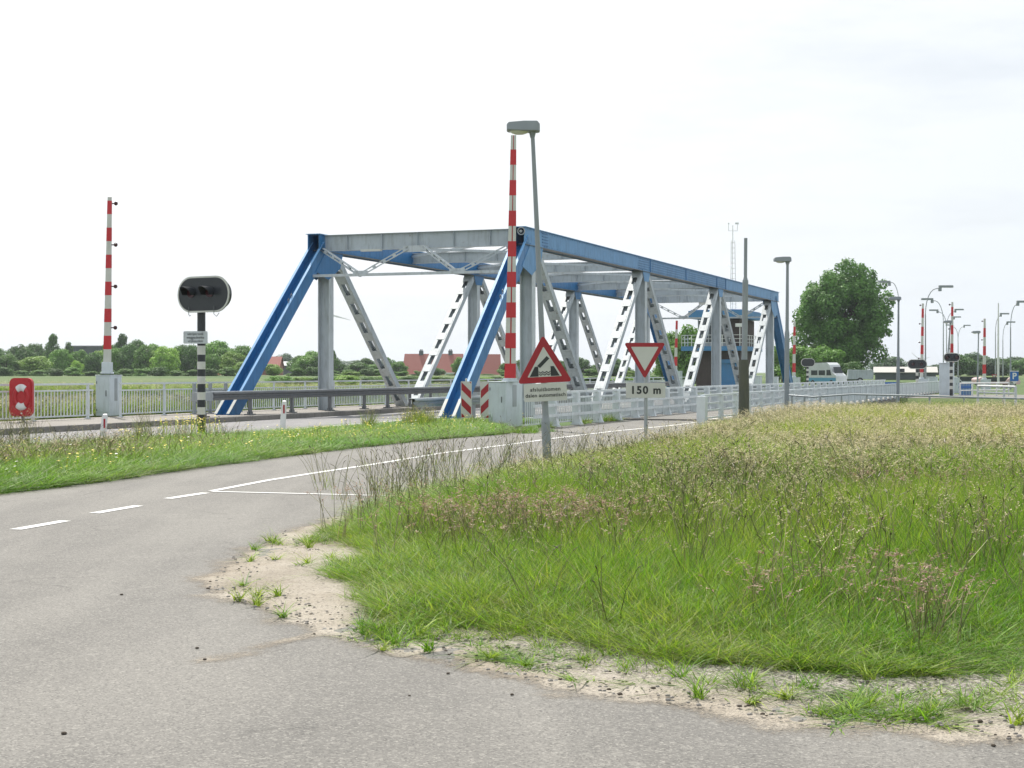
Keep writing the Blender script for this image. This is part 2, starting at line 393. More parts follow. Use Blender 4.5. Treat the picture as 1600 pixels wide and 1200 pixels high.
g_ = bpy.data.objects.new('ground', me); C.objects.link(g_); struct(g_)
def groundz(x, y):
    s, D = sD((x, y)); return float(hfun(np.array(s), np.array(D), np.array(y)))
wt = sheet('canal_water', [B(CAN0+.5, -300), B(CAN1-.5, -300), B(CAN1-.5, 400), B(CAN0+.5, 400)], -1.15, 'water'); struct(wt)

# path and junction
left_edge = [gr(784, 679), gr(675, 687), gr(550, 700.6), gr(425, 716), gr(300, 732), gr(150, 754), gr(0, 772), Vector((-9.6, 9.5, 0)), Vector((-14, -3, 0)), Vector((-16, -9, 0))]
sand_edge = [(640, 772), (590, 790), (545, 803), (490, 818), (440, 834), (395, 855), (350, 882), (318, 906), (318, 922), (370, 943), (430, 965), (480, 987), (560, 1010), (640, 1028), (720, 1046), (800, 1064), (900, 1082), (1000, 1099), (1100, 1116), (1200, 1130), (1300, 1142), (1450, 1156), (1600, 1166)]
right_path = [B(CAN0, 10.1), B(43, 9.95), gr(1090, 682), gr(1050, 690), gr(1000, 698), gr(900, 718), gr(800, 742), gr(740, 760)]
edge_asph = [gr(*p) for p in sand_edge]
near_right = [Vector((2.9, 6.0, 0)), Vector((5, 5.6, 0)), Vector((14, 4.5, 0)), Vector((14, -9, 0))]
path_poly = left_edge[::-1]+[B(38.6, 13.75), B(CAN0, 13.75), B(CAN0, 10.35)]+right_path+edge_asph+near_right
def rough_line(pts, step=.25, amp=.03):
    out = []
    for a, b in zip(pts[:-1], pts[1:]):
        n = max(1, int((b-a).length/step))
        for i in range(n):
            p = a.lerp(b, i/n); out.append(Vector((p.x+random.uniform(-amp, amp), p.y+random.uniform(-amp, amp), 0)))
    return out+[pts[-1]]
# asphalt continues under the sand, its own edge hidden there
inner_asph = [gr(700, 762), gr(640, 790), gr(590, 815), gr(540, 850), gr(500, 900), gr(540, 950), gr(600, 985), gr(720, 1010), gr(900, 1050), gr(1200, 1095), gr(1600, 1130)]
path_poly = rough_line(left_edge[::-1])+[B(38.6, 13.75), B(CAN0, 13.75)]+right_path+rough_line(inner_asph)+near_right
pa = sheet('cycle_path', path_poly, .004, 'asphalt'); struct(pa)
# main road, with the part carried by the bridge as a real deck
rd = sheet('main_road', [B(-60, 18.05), B(CAN0, 18.05), B(CAN0, 23.8), B(-60, 23.8)], .03, 'road'); struct(rd)
rd2 = sheet('far_main_road', [B(CAN1, 17.9), B(CAN1+120, 16), B(CAN1+300, 10), B(CAN1+300, 17), B(CAN1+120, 24), B(CAN1, 23.8)], .03, 'road'); struct(rd2)
mb = MB(); mb.b(CAN0-1.0, CAN1+1.0, 17.95, 23.72, -.45, .026)
def bframe(o, s=S0, D=DN): o.location = B(s, D); o.rotation_euler = (0, 0, BROT); return o
dk = bframe(mb.build('road_deck', 'road', off=(S0, DN, 0))); struct(dk)
mb = MB(); mb.b(CAN0-.5, CAN1+30, 10.3, 13.9, -.45, .05)
pd = bframe(mb.build('path_deck', 'asphalt', off=(S0, DN, 0))); struct(pd)
# walkway with kerb on the far side of the road
mb = MB(); mb.b(-60, CAN1+4, 23.98, 27.6, -.3, .17)
wk = bframe(mb.build('walkway', 'paving', off=(S0, DN, 0))); struct(wk)
mb = MB()
s = -60.
while s < CAN1+4: mb.b(s+.004, s+.996, 23.80, 23.975, -.2, .182); s += 1.0
kb = bframe(mb.build('kerb', 'concrete', off=(S0, DN, 0), bevel=.02)); struct(kb)
qy = sheet('quay', [B(CAN1+.2, -3), B(CAN1+16, -3), B(CAN1+16, 10.2), B(CAN1+.2, 10.2)], .012, 'concrete'); struct(qy)
# markings
def strip(name, pts, w, z):
    pts = [Vector((p[0], p[1], 0)) for p in pts]; L, Rr = [], []
    for i, p in enumerate(pts):
        d = (pts[min(i+1, len(pts)-1)]-pts[max(i-1, 0)]).normalized(); n = Vector((-d.y, d.x, 0))*w/2
        L.append(p+n); Rr.append(p-n)
    return struct(sheet(name, L+Rr[::-1], z, 'marking'))
wl = [gr(331, 768), gr(420, 751), gr(500, 738.5), gr(581, 726.5), gr(690, 708.5), gr(800, 694.5), gr(860, 686), gr(960, 674)]
strip('edge_line_marking', wl+[B(s_at(1040, 11.0), 11.0), B(47, 10.95)], .11, .009)
strip('edge_line_marking', [B(46.6, 10.95), B(CAN1+30, 10.95)], .11, .055)
strip('stop_line_marking', [gr(331, 769), gr(480, 772.5), gr(640, 776.5), gr(690, 778)], .09, .010)
for (a, b_) in (((63, 822), (159, 0)),): pass
for (p1, p2) in (((24, 828.5), (102, 814.8)), ((147, 803), (216, 791.2)), ((262, 780), (321, 771))):
    strip('centre_dash_marking', [gr(*p1), gr(*p2)], .13, .009)
strip('road_edge_marking', [B(-60, 19.0), B(30, 19.0), B(CAN0-.2, 19.9)], .12, .036)
strip('road_edge_marking', [B(CAN0-.2, 19.9), B(CAN1, 19.9)], .12, .036)
strip('road_edge_marking', [B(33, 19.1), B(36.5, 18.4)], .14, .040)

# sand shoulder with alpha-thinned rim on a dense grid
sand_poly = [Vector(p) for p in edge_asph]+[Vector((3.2, 5.7, 0)), Vector((6, 6.6, 0)), Vector((7, 10, 0)), gr(1900, 1000), gr(1300, 960), gr(900, 920), gr(700, 850), gr(700, 790)]
gx = np.arange(-5, 7, .06); gy = np.arange(4.6, 18.5, .07); GX, GY = np.meshgrid(gx, gy); P2 = np.stack([GX.ravel(), GY.ravel()], 1)
d_in = segdist(P2, [tuple(p[:2]) for p in edge_asph]+[(3.2, 5.7), (6, 5.2)]); ins = inpoly(P2, sand_poly)
sdist = np.where(ins, d_in, -d_in)
mask = np.clip(.5+np.where(sdist > 0, sdist*1.1, sdist*.62), 0, 1); mask = np.where(sdist > .45, 1, mask)
def streak(pts, w, amp):
    global mask
    d = segdist(P2, [tuple(gr(*p)[:2]) for p in pts]); mask = np.maximum(mask, amp*np.exp(-(d/w)**2))
streak([(420, 1010), (500, 990), (560, 975), (640, 985)], .17, .60)
streak([(330, 1035), (420, 1010)], .25, .53)
streak([(330, 905), (420, 880), (500, 850), (560, 820)], .3, .62)
streak([(560, 1010), (800, 1062), (1100, 1112), (1500, 1158)], .13, .58)
gravel = np.clip((sdist-.15)*1.6, 0, 1)*np.clip((GX.ravel()+.6)*1.2, .15, 1)
keep = (mask > .12) & (P2[:, 0] < 6.9); idx = -np.ones(len(P2), int)
nx = len(gx); cell = []
K = keep.reshape(GX.shape)
zz = .0065+.02*np.clip(sdist-.1, 0, 1)+.012*np.sin(GX.ravel()*3.1+np.sin(GY.ravel()*2.3))*np.clip(sdist*2, 0, 1)+rng.normal(0, .003, len(P2))*np.clip(sdist*4, 0, 1)
idx[keep] = np.arange(keep.sum()); I2 = idx.reshape(GX.shape)
q = K[:-1, :-1] & K[1:, :-1] & K[1:, 1:] & K[:-1, 1:]; jj, ii = np.nonzero(q)
fcs = np.stack([I2[jj, ii], I2[jj, ii+1], I2[jj+1, ii+1], I2[jj+1, ii]], 1)
me = bpy.data.meshes.new('sand_shoulder'); me.from_pydata(np.column_stack([P2[keep], zz[keep]]).tolist(), [], fcs.tolist())
for nm, arr in (('mask', mask[keep]), ('gravel', gravel[keep])):
    a_ = me.attributes.new(nm, 'FLOAT', 'POINT'); a_.data.foreach_set('value', arr.astype(np.float32))
me.materials.append(M['sand']); me.update()
for p_ in me.polygons: p_.use_smooth = True
so = bpy.data.objects.new('sand_shoulder', me); C.objects.link(so); struct(so)

# ------------------------------------------------------------------ the bridge
H = 6.33; CD = .58; TW = .46                   # top of chord, chord depth, truss width
bridge = thing('truss_bridge', 'blue and grey steel truss bridge carrying the main road, with slanted blue end posts', 'bridge', B(S0, DN), BROT)
OFF = (S0, DN, 0)
def bld(mb, name, mats, par=bridge, bevel=0.): return mb.build(name, mats, par, OFF, bevel)
def hsec(mb, a, b, w, d, up, mats=(0, 1), web=.5, t=.035):
    "H section: flanges at +-w/2 (bridge y), depth d along up; web recessed"
    a, b = Vector(a), Vector(b); dd, sd_, u = perp(b-a, up)
    for sg in (-1, 1):
        mb.beam(a+sd_*sg*(w/2-t/2), b+sd_*sg*(w/2-t/2), t, d, up, mats[0])
    off = u*(d*(web-.5)); mb.beam(a+off, b+off, w-2*t-.002, t, up, mats[1])
NZ = .10
for side, (D0, near_truss) in enumerate(((DN, True), (DF, False))):
    Dc = D0+TW/2; cm = 'fblue' if near_truss else 'blue'
    # top chord: two webs, top cover plate, bottom plate
    sA, sB = S0-.92, S0+43.55; mb = MB()
    for dy in (0, TW-.03): mb.b(sA, sB, D0+dy, D0+dy+.03, H-CD, H-.022, 0)
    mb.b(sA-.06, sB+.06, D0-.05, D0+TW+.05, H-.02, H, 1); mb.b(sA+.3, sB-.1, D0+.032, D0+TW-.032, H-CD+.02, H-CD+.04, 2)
    for dy in (-.05, TW-.03):
        mb.b(sA, sB, D0+dy, D0+dy+.08, H-CD-.02, H-CD-.001, 2)
    if near_truss:
        for x0, x1, k in ((998, 1016, 1), (1016, 1072, 1), (1072.5, 1120, 1), (1120.5, 1134, 1), (847, 856, 0), (1204, 1208, 0)):
            s1, s2 = s_at(x0, DN), s_at(x1, DN)
            for z in np.linspace(H-CD+.09, H-.09, 5): mb.b(s1, s2, D0-.018, D0-.001, z-.012, z+.012, 3)
            if k:
                mb.b(s2-.06, s2-.01, D0-.03, D0-.001, H-CD+.01, H-.03, 3)
    s_ = sA+.25                                 # rivets along both edges of the chord web
    while s_ < sB-.2:
        for z in (H-CD+.05, H-.07):
            y_ = D0-.004; mb.box((s_, y_, z), (.026, .014, .026), 0, 3)
        s_ += .28
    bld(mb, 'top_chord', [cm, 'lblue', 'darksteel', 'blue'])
    # end posts
    for e, (sT, sL) in enumerate(((S0-.45, S0-6.8), (S0+42.45, S0+48.8))):
        sgn = -1 if e == 0 else 1
        a = Vector((sL, Dc, .02)); b_ = Vector((sT, Dc, H-CD+.12)); up = (sgn, 0, .9)
        mb = MB(); hsec(mb, a, b_, TW, .50, up, (0, 1), .36, .035)
        # flange edges, sky light painted on as a brighter blue
        dd, sdv, u = perp(b_-a, up)
        for sg in (-1, 1):
            mb.beam(a+sdv*sg*(TW/2-.012)+u*.254, b_+sdv*sg*(TW/2-.012)+u*.254, .085, .012, up, 2)
        ep = bld(mb, 'end_post', ['blue', 'blue', 'lblue'])
        # white reflector ends on the flanges
        if e == 0:
            mr_ = MB()
            for sg in (-1, 1): mr_.beam(a+sdv*sg*(TW/2-.012)+u*.266, a+(b_-a)*.085+sdv*sg*(TW/2-.012)+u*.266, .10, .008, up)
            mr_.build('white_reflector_strip', 'signwhite', ep, OFF)
        mb = MB(); mb.b(sL-.35, sL+.35, D0-.06, D0+TW+.06, -.02, .12); bld(mb, 'foot_plate', ['steel'])
        mb = MB()                               # gusset at the top corner
        for dy in (-.014, TW+.001):
            pl = [(sT-.1*sgn, H-CD+.08), (sT+1.35*-sgn, H-CD+.08), (sT+1.1*-sgn, H-CD-.55), (sT+.2*-sgn, H-CD-1.0), (sT+.75*sgn, H-CD-.75)]
            mb.prism(pl, (0, D0+dy, 0), (1, 0, 0), (0, 0, 1), .013)
        bld(mb, 'gusset_plate', ['fblue' if near_truss else 'blue'])
        mb = MB()
        for k in (.42, .45):                    # small lifting eyes
            q_ = a+(b_-a)*(k+.2)+u*.24
            mb.tube([q_-Vector((0, TW/2-.04, 0)), q_+u*.12-Vector((0, TW/2-.04, 0)), q_+u*.12+(b_-a).normalized()*.09-Vector((0, TW/2-.04, 0)), q_+(b_-a).normalized()*.09-Vector((0, TW/2-.04, 0))], .014, 6)
        mb.build('lifting_eye', 'darksteel', ep, OFF)
    for i in range(4):
        s_ = S0+PAN*i
        mb = MB(); hsec(mb, (s_, Dc, .05), (s_, Dc, H-CD-.02), TW-.02, .34, (1, 0, 0), (1, 0), .5, .022)
        bld(mb, 'vertical', ['steel', 'steel2'])
        if 0 < i < 3:
            mb = MB()
            for dy in (-.012, TW+.001):
                mb.prism([(s_-.62, H-CD+.06), (s_+.62, H-CD+.06), (s_+.34, H-CD-.42), (s_-.34, H-CD-.42)], (0, D0+dy, 0), (1, 0, 0), (0, 0, 1), .011)
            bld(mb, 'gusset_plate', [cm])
    # laced diagonals
    for i in range(4):
        for sgn in (-1, 1):
            if (i == 0 and sgn == -1) or (i == 3 and sgn == 1): continue
            a = Vector((S0+PAN*i+sgn*6.55, Dc, .15)); b_ = Vector((S0+PAN*i+sgn*.42, Dc, H-CD-.05)); L = (b_-a).length
            mb = MB(); up = (-1, 0, .8) if sgn == -1 else (1, 0, .8)
            dd, sdv, u = perp(b_-a, up); dp = .22
            for sg in (-1, 1):
                o = sdv*sg*(TW/2-.03)
                mb.beam(a+o, b_+o, .018, dp, up, 0)
                for k in (-1, 1): mb.beam(a+o-sdv*sg*.045+u*k*(dp/2+.006), b_+o-sdv*sg*.045+u*k*(dp/2+.006), .12, .012, up, 1)
            n = 8
            for k in range(n+1):
                t = .02+.96*k/n; hw = .21 if 0 < k < n else .34
                for kk in (-1, 1):
                    c0 = a+(b_-a)*t+u*kk*(dp/2+.016); dl = dd*hw
                    mb.beam(c0-dl, c0+dl, TW-.13, .010, up, 1)
            bld(mb, 'diagonal', ['steel', 'steel2'])
    # bottom chord
    mb = MB(); mb.b(S0-7.2, S0+49.2, D0+.02, D0+TW-.02, -.55, -.03); bld(mb, 'bottom_chord', ['steel'])
# cross beams, portal frames and plan bracing
Dm0, Dm1 = DN+TW, DF
for k in range(7):
    s_ = S0+7*k-(.5 if k == 0 else (-.5 if k == 6 else 0)); mb = MB(); dp = .56 if k in (0, 6) else .40
    zt = H-.03 if k in (0, 6) else H-.12
    mb.b(s_-.006, s_+.006, Dm0+.02, Dm1-.02, zt-dp+.012, zt-.014, 0)
    mb.b(s_-.12, s_+.12, Dm0+.02, Dm1-.02, zt-.013, zt, 1); mb.b(s_-.12, s_+.12, Dm0+.02, Dm1-.02, zt-dp, zt-dp+.012, 1)
    for y in np.linspace(Dm0+.9, Dm1-.9, 5): mb.b(s_-.1, s_+.1, y-.006, y+.006, zt-dp+.014, zt-.016, 0)
    bld(mb, 'cross_beam', ['steel', 'steel2'])
for e, s_ in enumerate((S0-.72, S0+42.72)):
    zl = H-CD-.92; sp = s_-.62*(1 if e == 0 else -1)
    mb = MB(); mb.beam((sp, Dm0-.35, zl), (sp, Dm1+.35, zl), .14, .09); bld(mb, 'portal_strut', ['steel2'])
    mb = MB(); zt = H-CD+.02; w = Dm1-Dm0
    pts = [(Dm0+.05, zt), (Dm0+w*.25, zl), (Dm0+w*.46, zt), (Dm0+w*.54, zt), (Dm0+w*.75, zl), (Dm1-.05, zt)]
    for (p1, p2) in ((0, 1), (1, 2), (3, 4), (4, 5)):
        f = lambda p: Vector((s_+(sp-s_)*(1 if p[1] == zl else 0), p[0], p[1]))
        A_, B_ = f(pts[p1]), f(pts[p2]); m_ = MB()
        for o in (-.055, .055): mb.beam(A_+Vector((0, 0, o)), B_+Vector((0, 0, o)), .10, .035)
        for t in np.linspace(.08, .92, 5): q_ = A_+(B_-A_)*t; mb.beam(q_-(B_-A_).normalized()*.06, q_+(B_-A_).normalized()*.06, .09, .14)
    for q_ in (pts[1], pts[4]): mb.box((sp, q_[0], zl+.06), (.02, .55, .16))
    mb.box((s_, (Dm0+Dm1)/2, zt-.05), (.02, .95, .22))
    bld(mb, 'portal_brace', ['steel2'])
for k in range(6):
    sa, sb = S0+7*k+.15, S0+7*(k+1)-.15; mb = MB(); z_ = H-.26
    mb.beam((sa, Dm0+.05, z_), (sb, Dm1-.05, z_), .09, .09); mb.beam((sa, Dm1-.05, z_-.10), (sb, Dm0+.05, z_-.10), .09, .09)
    bld(mb, 'plan_bracing', ['steel2'])
for p_, q_ in (((S0-.72, Dm1-1.9, H-CD-.04), (.16, .75, .07)), ((S0+42.5, (Dm0+Dm1)/2, H-CD-.08), (.2, 1.2, .12))):
    mb = MB(); mb.box(p_, q_); bld(mb, 'height_plate', ['signwhite'])
mb = MB(); c_ = Vector((S0-.98, DN+.1, H-.16)); mb.tube([c_+Vector((0, .12*math.cos(a), .12*math.sin(a))) for a in np.linspace(0, 2*math.pi, 17)], .022, 6)
mb.tube([c_+Vector((0, .02, 0)), c_+Vector((.1, .02, 0))], .05, 8); bld(mb, 'drain_ring', ['galv'])

# ------------------------------------------------------------------ guard rails
def guardrail(label, s0, s1, D, z0, top, mat, step, blockend=False):
    t = thing('guard_rail', label, 'guard rail', B(s0, D), BROT)
    mb = MB(); h = .25
    prof = [(-.05, -h), (.03, -h), (.05, -h*.72), (-.01, -h*.6), (-.01, -h*.4), (.05, -h*.28), (.05, -.03), (.03, 0), (-.14, 0), (-.14, -.02), (-.06, -.04)]
    vs = [(0, -p[0], top+p[1]) for p in prof]+[(s1-s0, -p[0], top+p[1]) for p in prof]; n = len(prof)
    mb.add(vs, [(i, (i+1) % n, n+(i+1) % n, n+i) for i in range(n)])
    mb.b(0, s1-s0, -.02, .14, top-.004, top+.012, 1)
    if blockend: mb.b(-.9, 0, -.03, .16, top-.26, top+.002, 2)
    mb.build('rail_beam', [mat, 'steel2', 'galv'], t)
    s_ = .8 if not blockend else -.4
    n = 0
    pm = MB(); pm.b(-.06, .06, .02, .10, z0, top-.03); pm.b(-.17, .17, -.05, .17, z0, z0+.04)
    for dx in (-.13, .13): pm.tube([(dx, .06, z0+.04), (dx, .06, z0+.11)], .03, 6)
    me_ = pm.mesh('rail_post', mat)
    while s_ < s1-s0:
        o = bpy.data.objects.new('rail_post', me_); C.objects.link(o); o.parent = t; o.location = (s_, 0, 0); s_ += step(s_)
    return t
guardrail('dark steel guard rail along the walkway kerb in front of the far truss', s_at(332, 24.5), CAN1+2, 24.5, .17, .915, 'darksteel', lambda s: 2.7 if s < 9 else 2.0, True)
guardrail('low grey guard rail on the road side of the near truss behind the striped panels', s_at(646, 18.25), CAN1, 18.25, .02, .74, 'galv', lambda s: 4., False)

# ------------------------------------------------------------------ railings
def fence(name, label, cat, s0, s1, D, z0, h, posts, mat, balz=None, rails=(), bal=.12, postw=.05, group=None, thick=.022):
    t = thing(name, label, cat, B(s0, D), BROT, group=group)
    mb = MB()
    for (z, y, r) in rails: mb.beam((0, y, z0+z), (s1-s0, y, z0+z), r*2, r*2)
    mb.build('rails', mat, t)
    if balz:
        mb = MB(); x = .06
        while x < s1-s0: mb.b(x-thick/2, x+thick/2, balz[2]-thick/2, balz[2]+thick/2, z0+balz[0], z0+balz[1]); x += bal
        mb.build('balusters', mat, t)
    pm = MB(); pm.b(-postw/2, postw/2, -postw/2, postw/2, z0, z0+h); pm.b(-postw*1.3, postw*1.3, -postw, postw, z0, z0+.03)
    me_ = pm.mesh('post', mat)
    for p in posts:
        if p <= s1:
            o = bpy.data.objects.new('post', me_); C.objects.link(o); o.parent = t; o.location = (p-s0, 0, 0)
    return t
FB = 26.95
# far walkway fence in three runs around the barrier cabinet
fence('walkway_fence', 'pale metal baluster fence behind the red lifebuoy case, left of the barrier cabinet', 'fence', 20, 37.35, FB, .17, 1.0, np.arange(22.4, 37.3, 2.45), 'rail', (.1, .82, 0), ((1.0, 0, .028), (.82, 0, .022), (.1, 0, .02)), .145, .06)
fence('walkway_fence', 'pale metal baluster fence running behind the far truss of the bridge', 'fence', 38.65, 108, FB, .17, 1.0, np.arange(38.7, 108, 2.3), 'rail', (.1, .80, 0), ((1.0, 0, .025), (.80, 0, .02), (.1, 0, .02)), .14, .055)
t = fence('low_gate', 'small grey gate of wide flat bars between the left barrier and the signal', 'gate', 42.2, 44.2, FB-.3, .17, .98, [42.25, 43.2, 44.15], 'galv', (.1, .72, 0), ((.74, 0, .03), (.1, 0, .02)), .19, .09)
# railing between path and near truss
tA = thing('path_railing', 'long white railing with broad square posts between cycle path and near truss', 'railing', B(37.6, 13.62), BROT)
mb = MB(); LA = 75.0
mb.beam((0, 0, .96), (LA, 0, .96), .09, .06); mb.build('top_rail', 'rail', tA)
mb = MB()
for z in (.79, ): mb.beam((0, .06, z), (LA, .06, z), .04, .035)
for z in (.62, .34): mb.beam((0, -.13, z), (min(LA, 9.5 if z > 1 else LA), -.13, z), .05, .075)
mb.build('lower_rails', 'rail', tA)
mb = MB(); x = .1
while x < LA: mb.b(x-.009, x+.009, .135, .155, .12, .80); x += .15
mb.beam((0, .145, .12), (LA, .145, .12), .03, .03); mb.beam((0, .145, .80), (LA, .145, .80), .03, .03)
mb.build('baluster_panel', 'rail', tA)
pm = MB(); pm.b(-.09, .09, -.10, .10, .02, .93); pm.b(-.15, .15, -.17, .12, 0.02, .06)
pm.prism([(-.17, .06), (.1, .06), (.1, .30), (-.1, .30)], (.085, 0, 0), (0, 1, 0), (0, 0, 1), .17)
me_ = pm.mesh('post', 'rail'); x = 1.9
while x < LA:
    o = bpy.data.objects.new('post', me_); C.objects.link(o); o.parent = tA; o.location = (x, 0, 0); x += 2.0
# railing on the open side of the path
sB0 = s_at(1097, 10.3)
tB = thing('path_railing', 'white railing on the grass side of the cycle path starting with a thick post', 'railing', B(sB0, 10.3), BROT)
LB = 86.0; mb = MB(); mb.beam((0, 0, .845), (LB, 0, .845), .10, .05); mb.build('top_rail', 'rail', tB)
mb = MB()
for z in (.60, .40, .18): mb.beam((0, .03, z), (LB, .03, z), .04, .05)
mb.build('lower_rails', 'rail', tB)
pm = MB(); pm.b(-.06, .06, -.07, .07, 0, .82); me_ = pm.mesh('post', 'rail')
x = 2.4
while x < LB:
    o = bpy.data.objects.new('post', me_); C.objects.link(o); o.parent = tB; o.location = (x, 0, 0); x += 2.0
mb = MB(); mb.b(-.14, .14, -.13, .13, -.02, .82); mb.build('end_post', 'rail', tB, bevel=.01)
mb = MB(); x = 22.
while x < LB: mb.b(x-.02, x+.02, -.02, .02, .18, .8); x += .16
mb.build('balusters', 'rail', tB)

# ------------------------------------------------------------------ barriers
def barrier(label, base, top, z0, zt, w0, w1, cab, rz, group='raised red and white barrier arms', knobs=(), lean=0., red0=None, split=False, seg=.78, start=.35, mount=.3, capside=1):
    """base: x,y of the arm foot. arm goes from z0 to zt with sideways lean (m)"""
    t = thing('barrier', label, 'barrier', (base[0], base[1], 0), 0, group)
    L = zt-z0
    def P(z): k = (z-z0)/L; return lean*k, w0+(w1-w0)*k
    am = MB(); th = w0*.5
    # pale core of the arm
    def slab(za, zb, mi, grow=0., gap=False):
        xa, wa = P(za); xb, wb = P(zb)
        parts = [(-.5, .5)] if not gap else [(-.5, -.06), (.08, .5)]
        for (u, v) in parts:
            vs = []
            for (xx, ww, z, tt) in ((xa, wa, za, wa*.45), (xb, wb, zb, wb*.45)):
                for (sx, sy) in ((u, -1), (v, -1), (v, 1), (u, 1)): vs.append((xx+sx*(ww+2*grow), sy*(tt/2+grow), z))
            am.add(vs, [(0,3,2,1),(4,5,6,7),(0,1,5,4),(1,2,6,5),(2,3,7,6),(3,0,4,7)], mi)
    z = z0; zb = z0+start; red = False
    first = True
    while z < zt-.01:
        zb = min(zt, zb)
        if red: slab(z, zb, 1, .004)
        else:
            slab(z, zb, 0, 0, split)
            if split:
                xa, wa = P(z); xb, wb = P(zb); am.beam((xa, 0, z), (xb, 0, zb), wa*.3, wa*.25, (0, 1, 0), 2)
        z = zb; zb = z+seg/2; red = not red
    am.build('barrier_arm', ['signwhite', 'red', 'red'], t)
    if knobs:
        for kz in knobs:
            k = MB(); x_, w_ = P(kz); x1 = x_+capside*(w_/2+.11)
            k.tube([(x_, 0, kz), (x1, 0, kz)], .02, 6); k.sphere((x1+capside*.02, 0, kz), .065, 8)
            k.build('warning_lamp', 'lensred', t)
    m_ = MB(); m_.b(-w0*.62, w0*.62, -.14, .14, z0-mount, z0+.02); m_.b(-w0*.75, w0*.75, -.16, .16, z0-mount-.03, z0-mount+.02); m_.build('arm_mount', 'cab', t, bevel=.01)
    if cab:
        (cx, cy, lx, ly, h, zb_) = cab
        c = bpy.data.objects.new('cabinet', None)
        mb = MB(); mb.b(-lx/2, lx/2, -ly/2, ly/2, zb_, h); mb.b(-lx/2-.02, lx/2+.02, -ly/2-.02, ly/2+.02, h, h+.025)
        bpy.data.objects.remove(c)
        o = mb.build('cabinet', 'cab', t, bevel=.012); o.location = (cx, cy, 0); o.rotation_euler = (0, 0, rz)
        d = MB()
        d.b(-lx/2+.05, lx/2-.05, -ly/2-.008, -ly/2-.001, zb_+.12, h-.06); dd_ = d.build('door', 'cab', o, bevel=.003)
        d = MB(); d.b(lx/2-.14, lx/2-.12, -ly/2-.03, -ly/2-.008, h*.55, h*.68)
        for z in (.25, .85): d.b(-lx/2+.04, -lx/2+.06, -ly/2-.02, -ly/2-.008, h*z-.04, h*z+.04)
        d.build('handle', 'darksteel', dd_)
        d = MB(); d.b(lx/2+.001, lx/2+.006, -ly*.12, ly*.12, h*.45, h-.08); d.build('vent_slot', 'galv', o)
    return t
Zc = 41.9
def toz(py, Z): return EYE-(py-YH)/F*Z
b0 = at(797, 600, Zc)
z0 = toz(592, Zc); zt = toz(208.5, Zc)
cc = gr(790, 668); sC, DC = sD(cc); cen = B(sC+.67, DC+.25)
barrier('tall raised barrier arm on the big white cabinet beside the near truss', (b0.x, cen.y-.35), None, z0, zt, .31, .145,
        (cen.x-b0.x, .35, .52, 1.30, 1.235, 0.0), TH*-1, split=True, lean=at(802, 208, Zc).x-at(796.5, 592, Zc).x, seg=.84, start=.0001, mount=.06)
cl = gr(172, 650, .17); sC, DC = sD(cl); cenL = B(sC+.3, DC+.26); ZL = cenL.y-.1; bL = at(167.5, 600, ZL)
barrier('slim raised barrier arm on the grey cabinet by the left walkway fence', (bL.x, cenL.y-.1), None, toz(567, ZL), toz(308, ZL), .225, .12,
        (cenL.x-bL.x, .1, .52, .62, 1.40, .17), -TH, lean=at(171.5, 300, ZL).x-at(167.5, 300, ZL).x, seg=.83, start=.42, mount=.30,
        knobs=[toz(y, ZL) for y in (512, 447.5, 382.5, 318)])
for (xb, xt, yb, yt, Z, cabh, lab, ks, side) in (
        (1055.5, 1057.5, 578, 501, 150, 592, 'barrier arm across the canal seen between the near truss members, left of the control house', (), 1),
        (1240.5, 1241.5, 588, 502, 150, 590, 'barrier arm across the canal left of the parked white van', (503,), -1),
        (1440, 1442, 590, 474, 118, 590, 'barrier arm across the canal in front of the dark signal and white roofed shed', (477, 506, 535, 560), -1),
        (1487, 1488, 588, 472, 112, 600, 'barrier arm across the canal rising behind the oval signal by the pale fence', (476, 514, 545), -1),
        (1538, 1538.5, 591, 498, 132, 591, 'rightmost barrier arm, standing before the dark wood', (502, 531, 560), -1)):
    a = at(xb, yb, Z); hz = toz(yb, Z); lean = (xt-xb)/F*Z
    w = 11/F*Z*.6
    barrier(lab, (a.x, a.y), None, hz, toz(yt, Z), w*.75, w*.45, (0.15, .1, .8, 1.1, hz-.12, groundz(a.x, a.y)), -TH, knobs=[toz(y, Z) for y in ks], lean=lean, seg=28.5/F*Z, start=.4, mount=.2, capside=side)

